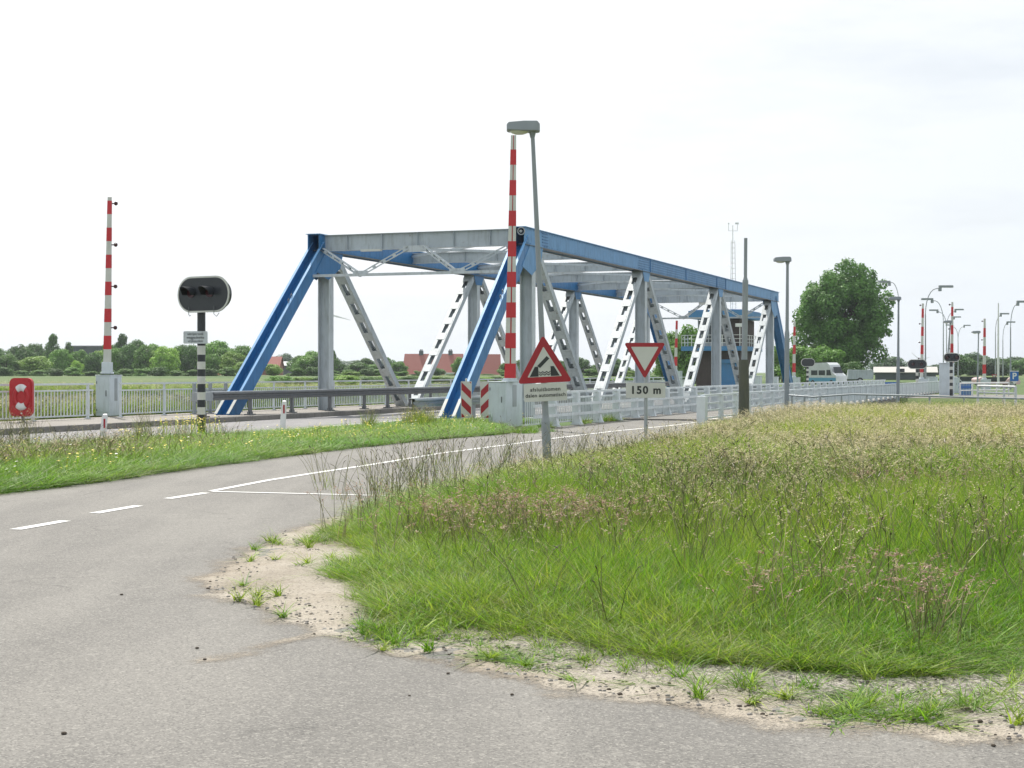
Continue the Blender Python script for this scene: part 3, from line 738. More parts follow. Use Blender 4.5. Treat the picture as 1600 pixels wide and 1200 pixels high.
# ------------------------------------------------------------------ signals
def rounded(w, h, r, n=8):
    out = []
    for cx, cy, a0 in ((w/2-r, h/2-r, 0), (-w/2+r, h/2-r, 90), (-w/2+r, -h/2+r, 180), (w/2-r, -h/2+r, 270)):
        for k in range(n+1): a = R(a0+90*k/n); out.append((cx+r*math.cos(a), cy+r*math.sin(a)))
    return out
def signal(label, base, hc, w, h, rz, zbase, polebands, pr=.09, lens=((-.40, 0), (.12, 0)), back=False, visor=.34, group='oval bridge signals'):
    "faces -Y when rz=0"
    t = thing('bridge_signal', label, 'signal light', (base[0], base[1], zbase), rz, group)
    z = hc-zbase
    mb = MB(); mb.prism(rounded(w, h, h*.49), (0, -.075, z), (1, 0, 0), (0, 0, 1), .03, 0)
    mb.prism(rounded(w*.84, h*.78, h*.38), (0, .056, z), (1, 0, 0), (0, 0, 1), .10, 0)
    mb.build('signal_board', ['black', 'galv'], t)
    mb = MB(); r1 = rounded(w, h, h*.49); r2 = rounded(w-.08, h-.08, h*.49-.04); n = len(r1)
    vs = [(p[0], -.083, z+p[1]) for p in r1]+[(p[0], -.083, z+p[1]) for p in r2]+[(p[0], -.045, z+p[1]) for p in r1]
    mb.add(vs, [(i, (i+1) % n, n+(i+1) % n, n+i) for i in range(n)]+[(i, 2*n+i, 2*n+(i+1) % n, (i+1) % n) for i in range(n)])
    mb.build('white_rim', 'signwhite', t)
    for (lx, lz) in lens:
        if back: continue
        l = MB(); l.tube([(lx, -.076, z+lz), (lx, -.10, z+lz)], .115, 20); lo = l.build('signal_lens', 'lensred', t)
        v = MB(); n = 14; vs = []; L = visor
        for k in range(n+1):
            a = R(-25+230*k/n)
            for (rr, yy) in ((.135, -.078), (.135, -.078-L), (.128, -.078-L), (.128, -.078)):
                yy2 = yy if yy > -.1 else -.078-L*(.55+.45*max(0, math.sin(a)))
                vs.append((lx+rr*math.cos(a), yy2, z+lz+rr*math.sin(a)))
        fs_ = []
        for k in range(n):
            for j in range(4): fs_.append((k*4+j, k*4+(j+1) % 4, (k+1)*4+(j+1) % 4, (k+1)*4+j))
        v.add(vs, fs_, 0, False); v.build('visor', 'black', lo)
    zz_ = 0
    mb = MB()
    for (zt_, mi) in polebands:
        mb.tube([(-.12*0, .02, zz_), (0, .02, zt_)], pr, 14, mi, cap=False); zz_ = zt_
    mb.build('pole', ['black', 'signwhite', 'lampgrey'], t)
    return t
ZS = 35.6; zb = 0
y2z = lambda y: toz(y, ZS)
bs = at(321, 600, ZS)
t = signal('large oval signal with two hooded lamps on a black and white banded pole', (bs.x, bs.y), y2z(460), 1.56, .84, R(-30), 0,
           [(y2z(648), 0), (y2z(636.5), 1), (y2z(625), 0), (y2z(613), 1), (y2z(600), 0), (y2z(588), 1), (y2z(577), 0), (y2z(565), 1), (y2z(554), 0), (y2z(540), 1), (y2z(520), 0), (y2z(484), 0)], pr=.095, lens=((-.36, .04), (.20, .04)))
for o in t.children:
    if o.name.startswith('pole'): o.location.x = -.23; o.location.y = .1
mb = MB()
for (x0, x1) in ((-.42, -.36), (.34, .50)):
    mb.tube([(x0, -.1, y2z(460)-.28), (x0, -.1, y2z(460)-.46), ((x0+x1)/2, -.1, y2z(460)-(.52 if x1 > 0 else .5)), (x1, -.1, y2z(460)-(.44 if x1 > 0 else .48))], .008, 5)
mb.build('loose_cable', 'darksteel', t)
pn = MB(); pn.prism(rounded(.58, .29, .03, 3), (0, 0, 0), (1, 0, 0), (0, 0, 1), .02); pz = y2z(527)
po = pn.build('text_plate', 'steel2', t); po.location = (-.28, -.03, pz); po.rotation_euler = (0, 0, R(22))
for k, tx in enumerate(('uitrijstrook', 'weggedeelte', 'vrijhouden')): text_mesh(tx, .085, 'ink', 'lettering', po, (0, -.004, .08-.083*k), (R(90), 0, 0), .001)

def far_signal(label, px, hy, w_px, h_px, Z, ybase, rz, back, bands):
    a = at(px, 600, Z); zb_ = groundz(a.x, a.y) if Z > 60 else 0
    bb = []; z_ = zb_
    yy = ybase; mi = 0
    for k in range(40):
        zt_ = toz(yy-bands, Z)-zb_
        if zt_ > toz(hy+h_px/2, Z)-zb_: break
        bb.append((zt_, mi)); mi = 1-mi; yy -= bands
    bb.append((toz(hy, Z)-zb_, 0))
    return signal(label, (a.x, a.y), toz(hy, Z), w_px/F*Z, h_px/F*Z, rz, zb_, bb, pr=.10, back=back, lens=((-.3, 0), (.3, 0)), visor=.2)
far_signal('grey back of an oval signal on a dotted pole beside the white van', 1262, 566.5, 23, 13, 128, 605, 0.2, True, 3.6)
far_signal('dark oval signal on a banded pole in front of the white roofed shed', 1433, 569, 30, 15, 112, 612, -.15, False, 5)
far_signal('dark oval signal with a pale rim above the end of the pale fence', 1486.5, 558.5, 26, 14, 96, 613, .05, False, 5)

# ------------------------------------------------------------------ street lamps, flat headed
def flat_lamp(label, base, top, Z, headw, zbase=0, r0=.075, r1=.05, stub=None, dirn=-1, group='flat headed path lamps', mat='lampgrey', hd=.32):
    a = at(base[0], 600, Z); t = thing('street_lamp', label, 'street lamp', (a.x, a.y, zbase), 0, group)
    zt = toz(top[1], Z)-zbase; lx = (top[0]-base[0])/F*Z
    mb = MB(); zs = stub or 1.6; k = zs/zt
    mb.tube([(0, 0, 0), (lx*k, 0, zs)], r0*1.35, 14); mb.tube([(lx*k, 0, zs), (lx*k, 0, zs+.10)], [r0*1.35, r0], 14, cap=False)
    mb.tube([(lx*k, 0, zs+.08), (lx, 0, zt-.02)], [r0, r1], 14); mb.build('pole', mat, t)
    hw = headw; x0 = lx-dirn*.12
    h = MB(); s_ = dirn
    sec = [(0, .10, .12, .0), (.08, .15, .165, .0), (.5, .16, .165, .0), (.93, .16, .145, .01), (1, .14, .11, .02)]
    rings = []
    for (u, hy, hh, dz) in sec:
        x = x0+s_*u*hw; rings.append([(x, -hy*hd/.32, zt-.02+dz), (x, -hy*.85*hd/.32, zt-.02+hh), (x, hy*.85*hd/.32, zt-.02+hh), (x, hy*hd/.32, zt-.02+dz)])
    vs = [p for r in rings for p in r]; fs_ = []
    for i in range(len(rings)-1):
        for j in range(4): fs_.append((i*4+j, i*4+(j+1) % 4, (i+1)*4+(j+1) % 4, (i+1)*4+j))
    fs_ += [(3, 2, 1, 0), tuple(len(vs)-4+q for q in range(4))]; h.add(vs, fs_); ho = h.build('lamp_head', mat, t, bevel=.012)
    g = MB(); g.sphere((x0+s_*hw*.62, 0, zt-.0), .14, 14, 0, (hw*.3/.14, .95, .50)); g.build('diffuser', 'diffuser', ho)
    g = MB(); g.tube([(lx, 0, zt-.12), (lx, 0, zt)], [r1*1.1, r1*2.0], 12); g.build('neck', mat, ho)
    return t
ZA = 25.0
lampA = flat_lamp('tall leaning lamp post with flat grey head behind the warning triangle', (855.5, 0), (832, 204), ZA, .54, stub=toz(659, ZA), r0=.055, r1=.032)
flat_lamp('flat headed lamp post just right of the dark timber pole', (1229, 0), (1230.5, 408), 52, .58, stub=toz(520, 52), r0=.06, r1=.045)
flat_lamp('flat headed lamp post in front of the curved road lamp by the big tree', (1403, 0), (1404, 468), 78, .62, stub=toz(560, 78), r0=.06, r1=.045)
flat_lamp('small flat headed lamp post between two striped barriers at the right', (1527, 0), (1529, 520), 110, .6, stub=2, r0=.05, r1=.04)
flat_lamp('flat headed lamp head peeping out beside the barrier above the oval signal', (1476.5, 0), (1485, 504), 104, .6, stub=2, r0=.05, r1=.04)
# timber pole with tube
tp = at(1162, 600, 45); t = thing('mast_pole', 'bare grey tube mast standing in a thick dark timber post', 'pole', (tp.x, tp.y, 0))
mb = MB(); n = 14
mb.tube([(0, 0, 0), (.01, 0, .8), (.0, 0, toz(562, 45))], [.16, .155, .15], 12); mb.build('timber_post', 'wood', t)
mb = MB(); mb.tube([(.02, .0, toz(565, 45)-.02), (.05, 0, toz(438, 45))], .085, 14); mb.tube([(.05, 0, toz(440, 45)), (.06, 0, toz(372, 45))], .05, 14)
mb.tube([(.05, 0, toz(440, 45)-.03), (.05, 0, toz(434, 45))], [.092, .055], 14); mb.build('tube', 'lampgrey', t)

# curved road lamps
def curved_lamp(label, px, ytop, xhead, yhead, Z, double=None, mat='galv', r=.055, rad=None, group='curved road lamps far behind the bridge'):
    a = at(px, 600, Z); zb_ = groundz(a.x, a.y); t = thing('road_lamp', label, 'street lamp', (a.x, a.y, zb_), 0, group)
    mp_ = Z/F; zt = toz(ytop, Z)-zb_
    mb = MB(); mb.tube([(0, 0, 0), (0, 0, 2.2)], r*1.5, 10); rd_ = rad or 2.0
    arms = [(xhead, yhead)]+([double] if double else [])
    mb.tube([(0, 0, 2.2), (0, 0, zt-rd_)], [r*1.1, r*.8], 10); mb.build('pole', mat, t)
    for (xh, yh_) in arms:
        X = (xh-px)*mp_; zh = toz(yh_, Z)-zb_; sg = 1 if X > 0 else -1; rr = min(rd_, abs(X)*.6)
        pts = [(sg*rr*(1-math.cos(R(q))), 0, zt-rd_+rd_*math.sin(R(q))) for q in range(0, 91, 15)]; pts.append((X-sg*.3, 0, zh-.05))
        m2 = MB(); m2.tube(pts, r*.62, 8); m2.build('arm', mat, t)
        h = MB(); h.b(min(X-sg*.35, X+sg*.75), max(X-sg*.35, X+sg*.75), -.15, .15, zh-.02, zh+.16); h.b(min(X-sg*.38, X-sg*.16), max(X-sg*.38, X-sg*.16), -.14, .14, zh-.30, zh-.02)
        h.build('lamp_head', 'lampgrey', t, bevel=.02)
    return t
curved_lamp('tall curved road lamp reaching left over the big tree', 1404.5, 441, 1385, 441.5, 140)
curved_lamp('tall dark curved road lamp reaching right beside the first far barrier', 1446, 451, 1474, 449, 120, mat='lampgrey')
curved_lamp('pale curved road lamp reaching left, nearest the oval signal', 1474, 470, 1452, 468.5, 145)
curved_lamp('double armed road lamp with both heads level, left of the barrier', 1479, 488, 1461.5, 485.5, 190, (1496, 484.5), r=.06)
curved_lamp('small single road lamp showing just its head right of the barrier', 1484, 498, 1493.5, 496, 230, r=.06)
curved_lamp('lower double armed road lamp right of the oval signal', 1497, 511, 1509, 509, 250, (1485, 508.5), r=.07)
curved_lamp('thin road lamp reaching right from behind the white flag pole', 1555.5, 494, 1567, 491, 190, r=.06)
curved_lamp('small curved road lamp between flag pole and rightmost lamp', 1567, 506, 1577, 504, 200, r=.06)
curved_lamp('rightmost tall curved road lamp with dark pole', 1579, 476, 1595, 472.5, 135, mat='lampgrey')
a = at(1560, 600, 130); t = MB().tube([(0, 0, 0), (-.02, 0, 3), (0, 0, toz(473.5, 130)-groundz(a.x, a.y))], [.10, .085, .05], 10).build('flag_pole', 'white'); t.location = (a.x, a.y, groundz(a.x, a.y)); tag(t, 'bare white flag pole among the road lamps at the right', 'flag pole')

# ------------------------------------------------------------------ traffic signs
def tri(cx, cy, side, r, up=True, n=5):
    hh = side*math.sqrt(3)/2; pts = [(-side/2, -hh/3), (side/2, -hh/3), (0, 2*hh/3)]
    if not up: pts = [(-p[0], -p[1]) for p in pts]
    out = []
    for i in range(3):
        p = Vector(pts[i]); q = Vector(pts[i-1]); s_ = Vector(pts[(i+1) % 3])
        a = (q-p).normalized(); b_ = (s_-p).normalized(); bis = (a+b_).normalized(); c = p+bis*(2*r)
        n1 = (-a).orthogonal(); 
        d0 = c-p; f1 = p+a*(d0.dot(a)); f2 = p+b_*(d0.dot(b_))
        a1 = math.atan2((f1-c).y, (f1-c).x); a2 = math.atan2((f2-c).y, (f2-c).x)
        dlt = (a2-a1+math.pi) % (2*math.pi)-math.pi
        for k in range(n+1): aa = a1+dlt*k/n; out.append((c.x+r*math.cos(aa)+cx, c.y+r*math.sin(aa)+cy))
    return out
cA = at(850.5, 573, ZA-.12)
ts = thing('warning_sign', 'red bordered triangle with opening bridge symbol above a plate reading afsluitbomen dalen automatisch', 'traffic sign', (cA.x, cA.y, toz(573, ZA)), 0)
ts.rotation_euler = (0, R(-2.6), R(6))
mb = MB(); mb.prism(tri(0, 0, .90, .035), (0, 0, 0), (1, 0, 0), (0, 0, 1), .015); tp_ = mb.build('triangle_plate', 'redsign', ts)
mb = MB(); mb.prism(tri(0, 0, .565, .008), (0, -.002, 0), (1, 0, 0), (0, 0, 1), .002, 0); mb.build('white_field', 'signwhite', tp_)
mb = MB(); y_ = -.005; E2 = lambda p: mb.prism(p, (0, y_, 0), (1, 0, 0), (0, 0, 1), .0015)
bt = -.155
E2([(-.245, bt), (-.10, bt), (-.10, .005), (-.155, .005)]); E2([(.10, bt), (.245, bt), (.155, .005), (.10, .005)])
E2([(-.115, .018), (-.072, -.020), (.088, .130), (.045, .172)])
for zz_ in (-.090, -.125):
    up_, dn_ = [], []
    for k in range(25):
        x = -.095+.19*k/24; w_ = .011*math.cos(k*math.pi*2/8); up_.append((x, zz_+w_+.009)); dn_.append((x, zz_+w_-.009))
    E2(dn_+up_[::-1])
mb.build('bridge_symbol', 'ink', tp_)
mb = MB(); mb.prism(rounded(.70, .29, .02, 3), (0, 0, -.415), (1, 0, 0), (0, 0, 1), .015); pl = mb.build('text_plate', 'signwhite', ts)
text_mesh('afsluitbomen', .086, 'ink', 'lettering', pl, (0, -.003, -.368), (R(90), 0, 0), .001, bold=.0012, space=1.12)
text_mesh('dalen automatisch', .083, 'ink', 'lettering', pl, (0, -.003, -.462), (R(90), 0, 0), .001, bold=.0012, space=1.08)
mb = MB()
for z in (.1, -.2, -.42): mb.b(-.05, .05, .001, .05, z-.02, z+.02)
mb.build('clamp', 'galv', ts)
ZY = 33.0; cY = at(1007.5, 554.5, ZY)
ty = thing('give_way_sign', 'red bordered inverted triangle above a plate reading 150 m', 'traffic sign', (cY.x, cY.y, 0), R(3))
zc = toz(554.5, ZY)
mb = MB(); mb.prism(tri(0, 0, .90, .035, False), (0, 0, zc), (1, 0, 0), (0, 0, 1), .015); yt = mb.build('triangle_plate', 'redsign', ty)
mb = MB(); mb.prism(tri(0, 0, .60, .012, False), (0, -.002, zc), (1, 0, 0), (0, 0, 1), .002); mb.build('white_field', 'signwhite', yt)
zp = toz(610, ZY); mb = MB(); mb.prism(rounded(.85, .32, .02, 3), (.02, 0, zp), (1, 0, 0), (0, 0, 1), .015); pl = mb.build('distance_plate', 'signwhite', ty)
text_mesh('150 m', .225, 'ink', 'lettering', pl, (.02, -.003, zp), (R(90), 0, 0), .001, bold=.008, space=1.2)
mb = MB(); mb.tube([(.03, .06, 0), (.03, .06, zc+.1)], .038, 12)
mb.build('post', 'galv', ty)
mb = MB()
for z in (zc-.1, zp+.08, zp-.08): mb.b(-.03, .09, .001, .05, z-.02, z+.02)
mb.build('clamp', 'galv', ty)

# chevron panels by the near truss foot
def chevron(label, px, y0, Z, w, h, flip, rz, knob):
    a = at(px, 600, Z); t = thing('chevron_panel', label, 'marker panel', (a.x, a.y, 0), rz, 'red and white striped panels at the bridge foot')
    z1 = toz(y0, Z); z0_ = z1-h
    mb = MB(); mb.b(-w/2-.02, w/2+.02, 0, .05, z0_-.02, z1+.02); mb.b(-w/2-.02, -w/2, 0, .05, 0, z0_); mb.b(w/2, w/2+.02, 0, .05, 0, z0_)
    if knob: mb.tube([(0, .02, z1+.02), (0, .02, z1+.05)], .025, 8); mb.sphere((0, .02, z1+.07), .035, 8)
    mb.build('panel', 'signwhite', t)
    mb = MB(); per = .44; sl_c = .9*w/w; k = -2
    while k*per < h+1:
        b0_ = z1-k*per
        poly = []
        pts = [(-w/2, b0_), (w/2, b0_-w*1.0), (w/2, b0_-w*1.0-per*.5), (-w/2, b0_-per*.5)]
        if flip: pts = [(-p[0], p[1]) for p in pts]
        # clip vertically
        def clip(ps, zlim, keepbelow):
            out = []
            for i in range(len(ps)):
                p, q = ps[i], ps[(i+1) % len(ps)]; ip = (p[1] <= zlim) == keepbelow or p[1] == zlim; iq = (q[1] <= zlim) == keepbelow or q[1] == zlim
                if ip: out.append(p)
                if ip != iq: tt = (zlim-p[1])/(q[1]-p[1]); out.append((p[0]+(q[0]-p[0])*tt, zlim))
            return out
        pts = clip(pts, z1, True)
        if len(pts) > 2: pts = clip(pts, z0_, False)
        if len(pts) > 2: mb.prism(pts, (0, -.003, 0), (1, 0, 0), (0, 0, 1), .002)
        k += 1
    mb.build('red_stripes', 'redsign', t)
chevron('left striped panel in front of the blue end post foot, stripes falling to the right', 728.5, 597, 43.6, .27, 1.0, False, R(2), True)
chevron('right striped panel against the white barrier cabinet, stripes falling to the left', 758, 597, 43.0, .24, 1.0, True, R(2), False)

# reflector posts in the verge
for (px, yt, Z, lab) in ((160.5, 648, 34.5, 'leaning white reflector post in the flowering verge below the left barrier'), (441, 627, 38.5, 'white reflector post in the verge in front of the far guard rail')):
    a = at(px, 600, Z); t = thing('reflector_post', lab, 'marker post', (a.x, a.y, 0), R(10), 'white reflector posts along the verge')
    z1 = toz(yt, Z)
    mb = MB(); ln = -.06; vs = []
    for (z, w_, xo) in ((0, .075, 0), (z1-.04, .065, .05), (z1, .05, .052)):
        vs += [(xo-w_, -.04, z), (xo+w_, -.04, z), (xo+w_*.6, .05, z+(.02 if z else 0)), (xo-w_*.6, .05, z+(.02 if z else 0))]
    mb.add(vs, [(3,2,1,0), (8,9,10,11)]+[(i*4+j, i*4+(j+1) % 4, (i+1)*4+(j+1) % 4, (i+1)*4+j) for i in range(2) for j in range(4)]); mb.build('post_body', 'white', t)
    mb = MB(); mb.b(.02, .06, -.047, -.041, z1-.30, z1-.09); mb.build('reflector', 'redsign', t)
# lifebuoy case
a = at(36, 620, 40.8); t = thing('lifebuoy_case', 'red plastic lifebuoy case with white buoy segments, mounted by the walkway fence', 'lifebuoy', (a.x, a.y, .17), R(-12))
zc = toz(620.5, 40.8)-.17
mb = MB(); mb.prism(rounded(.66, 1.02, .15, 6), (0, -.12, zc), (1, 0, 0), (0, 0, 1), .10); mb.prism(rounded(.60, .96, .14, 6), (0, -.145, zc), (1, 0, 0), (0, 0, 1), .025)
cs = mb.build('case', 'buoyred', t, bevel=.02)
mb = MB()
ring = MB(); n = 24; R0, r0_ = .19, .065
for k in range(n):
    pass
def torus(mb, c, R0, r0, a0, a1, n, mi, m=10, sz=1.35):
    vs = []; fs_ = []
    for i in range(n+1):
        a = R(a0+(a1-a0)*i/n)
        for j in range(m):
            b_ = 2*math.pi*j/m; rr = R0+r0*math.cos(b_); vs.append((c[0]+rr*math.sin(a), c[1]-r0*math.sin(b_)*.7, c[2]+rr*math.cos(a)*sz))
    for i in range(n):
        for j in range(m): fs_.append((i*m+j, i*m+(j+1) % m, (i+1)*m+(j+1) % m, (i+1)*m+j))
    mb.add(vs, fs_, mi, True)
torus(mb, (.03, -.145, zc), .19, .062, 38, 142, 10, 0); torus(mb, (.03, -.145, zc), .19, .062, 218, 322, 10, 0)
torus(mb, (.03, -.147, zc), .19, .07, -38, 38, 10, 1); torus(mb, (.03, -.147, zc), .19, .07, 142, 218, 10, 1)
mb.sphere((.04, -.15, zc-.43), .025, 8, 1)
mb.build('lifebuoy_ring', ['buoyred', 'white'], cs)
mb = MB(); mb.b(-.04, .04, -.02, .04, 0, zc); mb.b(-.09, .09, -.07, .07, 0, .03); mb.build('stand', 'darksteel', t)

# ------------------------------------------------------------------ control house, mast
CH_S, CH_D = sD(at(1156, 600, 158)); chz = .25
hs = thing('control_house', 'brick bridge control house with blue flat roof and a blue balcony', 'building', B(CH_S, CH_D, chz), BROT)
# local: x = along bridge (away), y = to the left ; near corner at origin
zz_ = lambda py: toz(py, 158)-chz
mb = MB(); mb.b(0, 8.2, 0, 4.6, -.3, zz_(548)); mb.build('lower_wall', 'brick', hs)
mb = MB(); mb.b(.6, 8.2, 0.2, 1.2, zz_(541)+.01, zz_(498)); mb.b(3.0, 8.2, 1.2, 4.4, zz_(541)+.01, zz_(498)); mb.build('upper_wall', 'brick', hs)
mb = MB(); mb.b(.58, 2.9, 1.22, 4.5, zz_(541)+.35, zz_(500)); mb.build('window', 'darkglass', hs)
fr = MB()
for y in np.linspace(1.22, 4.5, 4): fr.b(.54, .60, y-.05, y+.05, zz_(541), zz_(498))
fr.b(.54, .62, 1.2, 4.55, zz_(541), zz_(541)+.4); fr.b(.55, .62, 1.2, 4.55, zz_(507)-.05, zz_(507)+.05); fr.build('window_frame', 'galv', hs)
mb = MB(); mb.b(-.5, 9.0, -.5, 5.3, zz_(497), zz_(485)); mb.b(-.3, 8.8, -.3, 5.1, zz_(485), zz_(483.5)); mb.build('roof', 'houseblue', hs)
mb = MB(); mb.b(-1.2, 8.6, -.6, 5.9, zz_(548)+.002, zz_(541)); mb.build('balcony', 'houseblue', hs)
mb = MB(); zt_, zl_ = zz_(523.5), zz_(541)
for (p, q_) in (((-1.15, 5.85), (-1.15, -.55)), ((-1.15, -.55), (8.5, -.55)), ((-1.15, 5.85), (1.5, 5.85))):
    p, q_ = Vector((*p, 0)), Vector((*q_, 0))
    for f in (1, .66, .33): z = zl_+(zt_-zl_)*f; mb.beam((p.x, p.y, z), (q_.x, q_.y, z), .05, .05)
    n = int((q_-p).length/1.0)
    for k in range(n+1): r_ = p.lerp(q_, k/n); mb.beam((r_.x, r_.y, zl_), (r_.x, r_.y, zt_), .07, .07, (1, 0, 0))
mb.build('balcony_railing', 'white', hs)
mb = MB(); mb.b(-.05, 0.0, .3, 2.6, -.2, 2.2); mb.b(-.25, 0, .1, 2.9, 2.2, 2.6); mb.build('door', 'houseblue', hs)
mb = MB(); mb.tube([(-.9, -.2, zl_), (-.9, -.2, zl_+2.0)], .05, 8); mb.box((-.9, -.2, zl_+2.15), (.5, .9, .35), .3); mb.build('floodlight', 'white', hs)
mb = MB(); mb.tube([(-1., 1.9, zl_), (-1., 1.9, zl_+2.1)], .05, 8); mb.sphere((-1., 1.9, zl_+2.5), .42, 12); mb.build('radar_dome', 'white', hs)
a = at(1145, 600, 166); t = thing('lattice_mast', 'thin white lattice mast with a wind gauge rising behind the control house roof', 'mast', (a.x, a.y, .25))
mb = MB(); z1 = toz(376, 166)-.25; w_ = .24
for dx, dy in ((-w_, -w_), (w_, -w_), (0, w_)): mb.tube([(dx*1.7, dy*1.7, 0), (dx*.8, dy*.8, z1)], .035, 5)
z = .4
while z < z1: k = 1.7-.9*z/z1; mb.beam((-w_*k, -w_*k, z), (w_*k, -w_*k, z), .03, .03); mb.beam((w_*k, -w_*k, z), (0, w_*k, z), .03, .03); mb.beam((-w_*k, -w_*k, z), (0, w_*k, z), .03, .03); z += .55
mb.build('lattice', 'white', t)
mb = MB(); zt_ = toz(352, 166)-.25; mb.tube([(0, 0, z1-.2), (0, 0, zt_)], .045, 6); mb.beam((-.45, 0, zt_-.6), (.5, 0, zt_-.6), .04, .04)
mb.tube([(-.45, 0, zt_-.6), (-.45, 0, zt_+.2)], .03, 6); mb.tube([(.5, 0, zt_-.6), (.5, 0, zt_+.1)], .03, 6); mb.sphere((-.45, 0, zt_+.2), .1, 8); mb.box((.45, 0, zt_+.2), (.4, .03, .2)); mb.build('wind_gauge', 'white', t)

# ------------------------------------------------------------------ vehicles, shed, trailer
def wheel(par, x, y, z, r=.33):
    w = MB(); w.tube([(x, y-.1, z), (x, y+.1, z)], r, 18); wo_ = w.build('wheel', 'rubber', par)
    w = MB(); w.tube([(x, y-.106, z), (x, y+.106, z)], r*.55, 14); w.build('rim', 'galv', wo_)
a = at(1292, 600, 168); gz = groundz(a.x, a.y)-.02
van = thing('camper_van', 'white high roofed camper van with a blue lower stripe, parked beside the big tree', 'van', (a.x, a.y, gz), R(-56))
van.scale = (.84, .84, 1); zr = toz(566.5, 168)-gz
prof = [(-2.45, .45), (-2.5, 1.3), (-2.3, zr-.35), (-2.0, zr-.05), (.9, zr), (1.35, zr-.25), (1.75, zr-1.0), (2.15, 1.35), (2.55, 1.15), (2.65, .5)]
mb = MB(); mb.prism(prof, (0, -.95, 0), (1, 0, 0), (0, 0, 1), 1.9); bd = mb.build('body', 'vanwhite', van, bevel=.09)
mb = MB()
for sy in (-.957, .957):
    o_ = sy
    for (x0, x1) in ((-1.9, -.75), (-.55, .6)): mb.b(x0, x1, min(o_, o_*.995), max(o_, o_*.995), zr-1.38, zr-.85)
    mb.prism([(.85, zr-1.4), (1.75, zr-1.4), (1.5, zr-.8), (.85, zr-.8)], (0, sy, 0), (1, 0, 0), (0, 0, 1), .004)
mb.build('window', 'darkglass', van)
mb = MB(); mb.prism([(-.75, 0), (.75, 0), (.7, .75), (-.7, .75)], (2.12, 0, 1.42), (0, 1, 0), (-.42, 0, .9), .01); mb.build('windscreen', 'darkglass', van)
mb = MB()
for sy in (-.958, .953): mb.b(-2.44, 2.5, sy, sy+.005, .50, .92)
mb.build('blue_stripe', 'vanblue', van)
for x in (-1.6, 1.7):
    for y in (-.86, .86): wheel(van, x, y, .34, .34)
a = at(1343, 600, 172); gz = groundz(a.x, a.y)+.25
tr_ = thing('box_trailer', 'grey flat sided trailer with upright ribs parked right of the camper van', 'trailer', (a.x, a.y, gz), R(-8))
zt_ = toz(577.5, 172)-gz; mb = MB(); mb.prism([(-1.4, .45), (1.45, .45), (1.45, zt_-.05), (-1.25, zt_)], (0, -.8, 0), (1, 0, 0), (0, 0, 1), 1.6); mb.build('box_body', 'steel', tr_)
mb = MB()
for k in range(6): mb.b(-1.3+k*.54-.03, -1.3+k*.54+.03, -.85, -.802, .45, zt_-.06)
mb.b(-1.3, 1.45, -.86, -.803, zt_-.12, zt_-.04); mb.build('ribs', 'steel2', tr_)
for y in (-.75, .75): wheel(tr_, 0, y, .32, .32)
a = at(1368, 600, 230); gz = groundz(a.x, a.y)
sh = thing('shed', 'long low dark shed with a shallow white metal roof right of the big tree', 'building', (a.x, a.y, gz), R(-14))
zr_, ze = toz(573.5, 230)-gz, toz(582, 230)-gz
mb2 = MB(); mb2.b(0, 8.6, -5, 5, 0, ze-.02); mb2.prism([(-5, ze-.021), (5, ze-.021), (0, zr_-.1)], (0, 0, 0), (0, -1, 0), (0, 0, 1), .2); mb2.build('wall', 'darkwall', sh)
mb = MB()
for sg in (-1, 1): mb.beam((-.3, sg*2.6, (ze+zr_)/2), (8.9, sg*2.6, (ze+zr_)/2), math.hypot(5.3, zr_-ze), .08, (0, sg*(zr_-ze)/5.2, 1))
mb.build('roof', 'metalroof', sh)
mb = MB(); mb.b(3, 4.2, -5.02, -5.005, .8, 1.6); mb.b(6, 7.2, -5.02, -5.005, .8, 1.6); mb.build('window', 'darkglass', sh)
def car(label, px, Z, rz, mat, ytop):
    a = at(px, 600, Z); gz = groundz(a.x, a.y)+.05; t = thing('parked_car', label, 'car', (a.x, a.y, gz), rz, 'cars parked across the canal at the right')
    h = toz(ytop, Z)-gz
    pr_ = [(-2.1, .3), (-2.15, .8), (-1.9, .95), (-1.5, 1.0), (-1.0, h), (.6, h), (1.15, .98), (2.0, .85), (2.15, .6), (2.1, .3)]
    mb = MB(); mb.prism(pr_, (0, -.82, 0), (1, 0, 0), (0, 0, 1), 1.64); mb.build('body', mat, t, bevel=.06)
    mb = MB()
    for sy in (-.826, .822): mb.prism([(-1.35, 1.0), (1.0, 1.0), (.55, h-.08), (-.95, h-.08)], (0, sy, 0), (1, 0, 0), (0, 0, 1), .004)
    mb.build('side_window', 'darkglass', t)
    for x in (-1.3, 1.35):
        for y in (-.76, .76): wheel(t, x, y, .30, .30)
    return t
car('pale pink car parked behind the white handrail, left of the blue parking sign', 1556, 150, R(6), 'carpink', 595)
car('white car roof just showing above the pale fence near the blue gate', 1512, 165, R(4), 'vanwhite', 594.5)
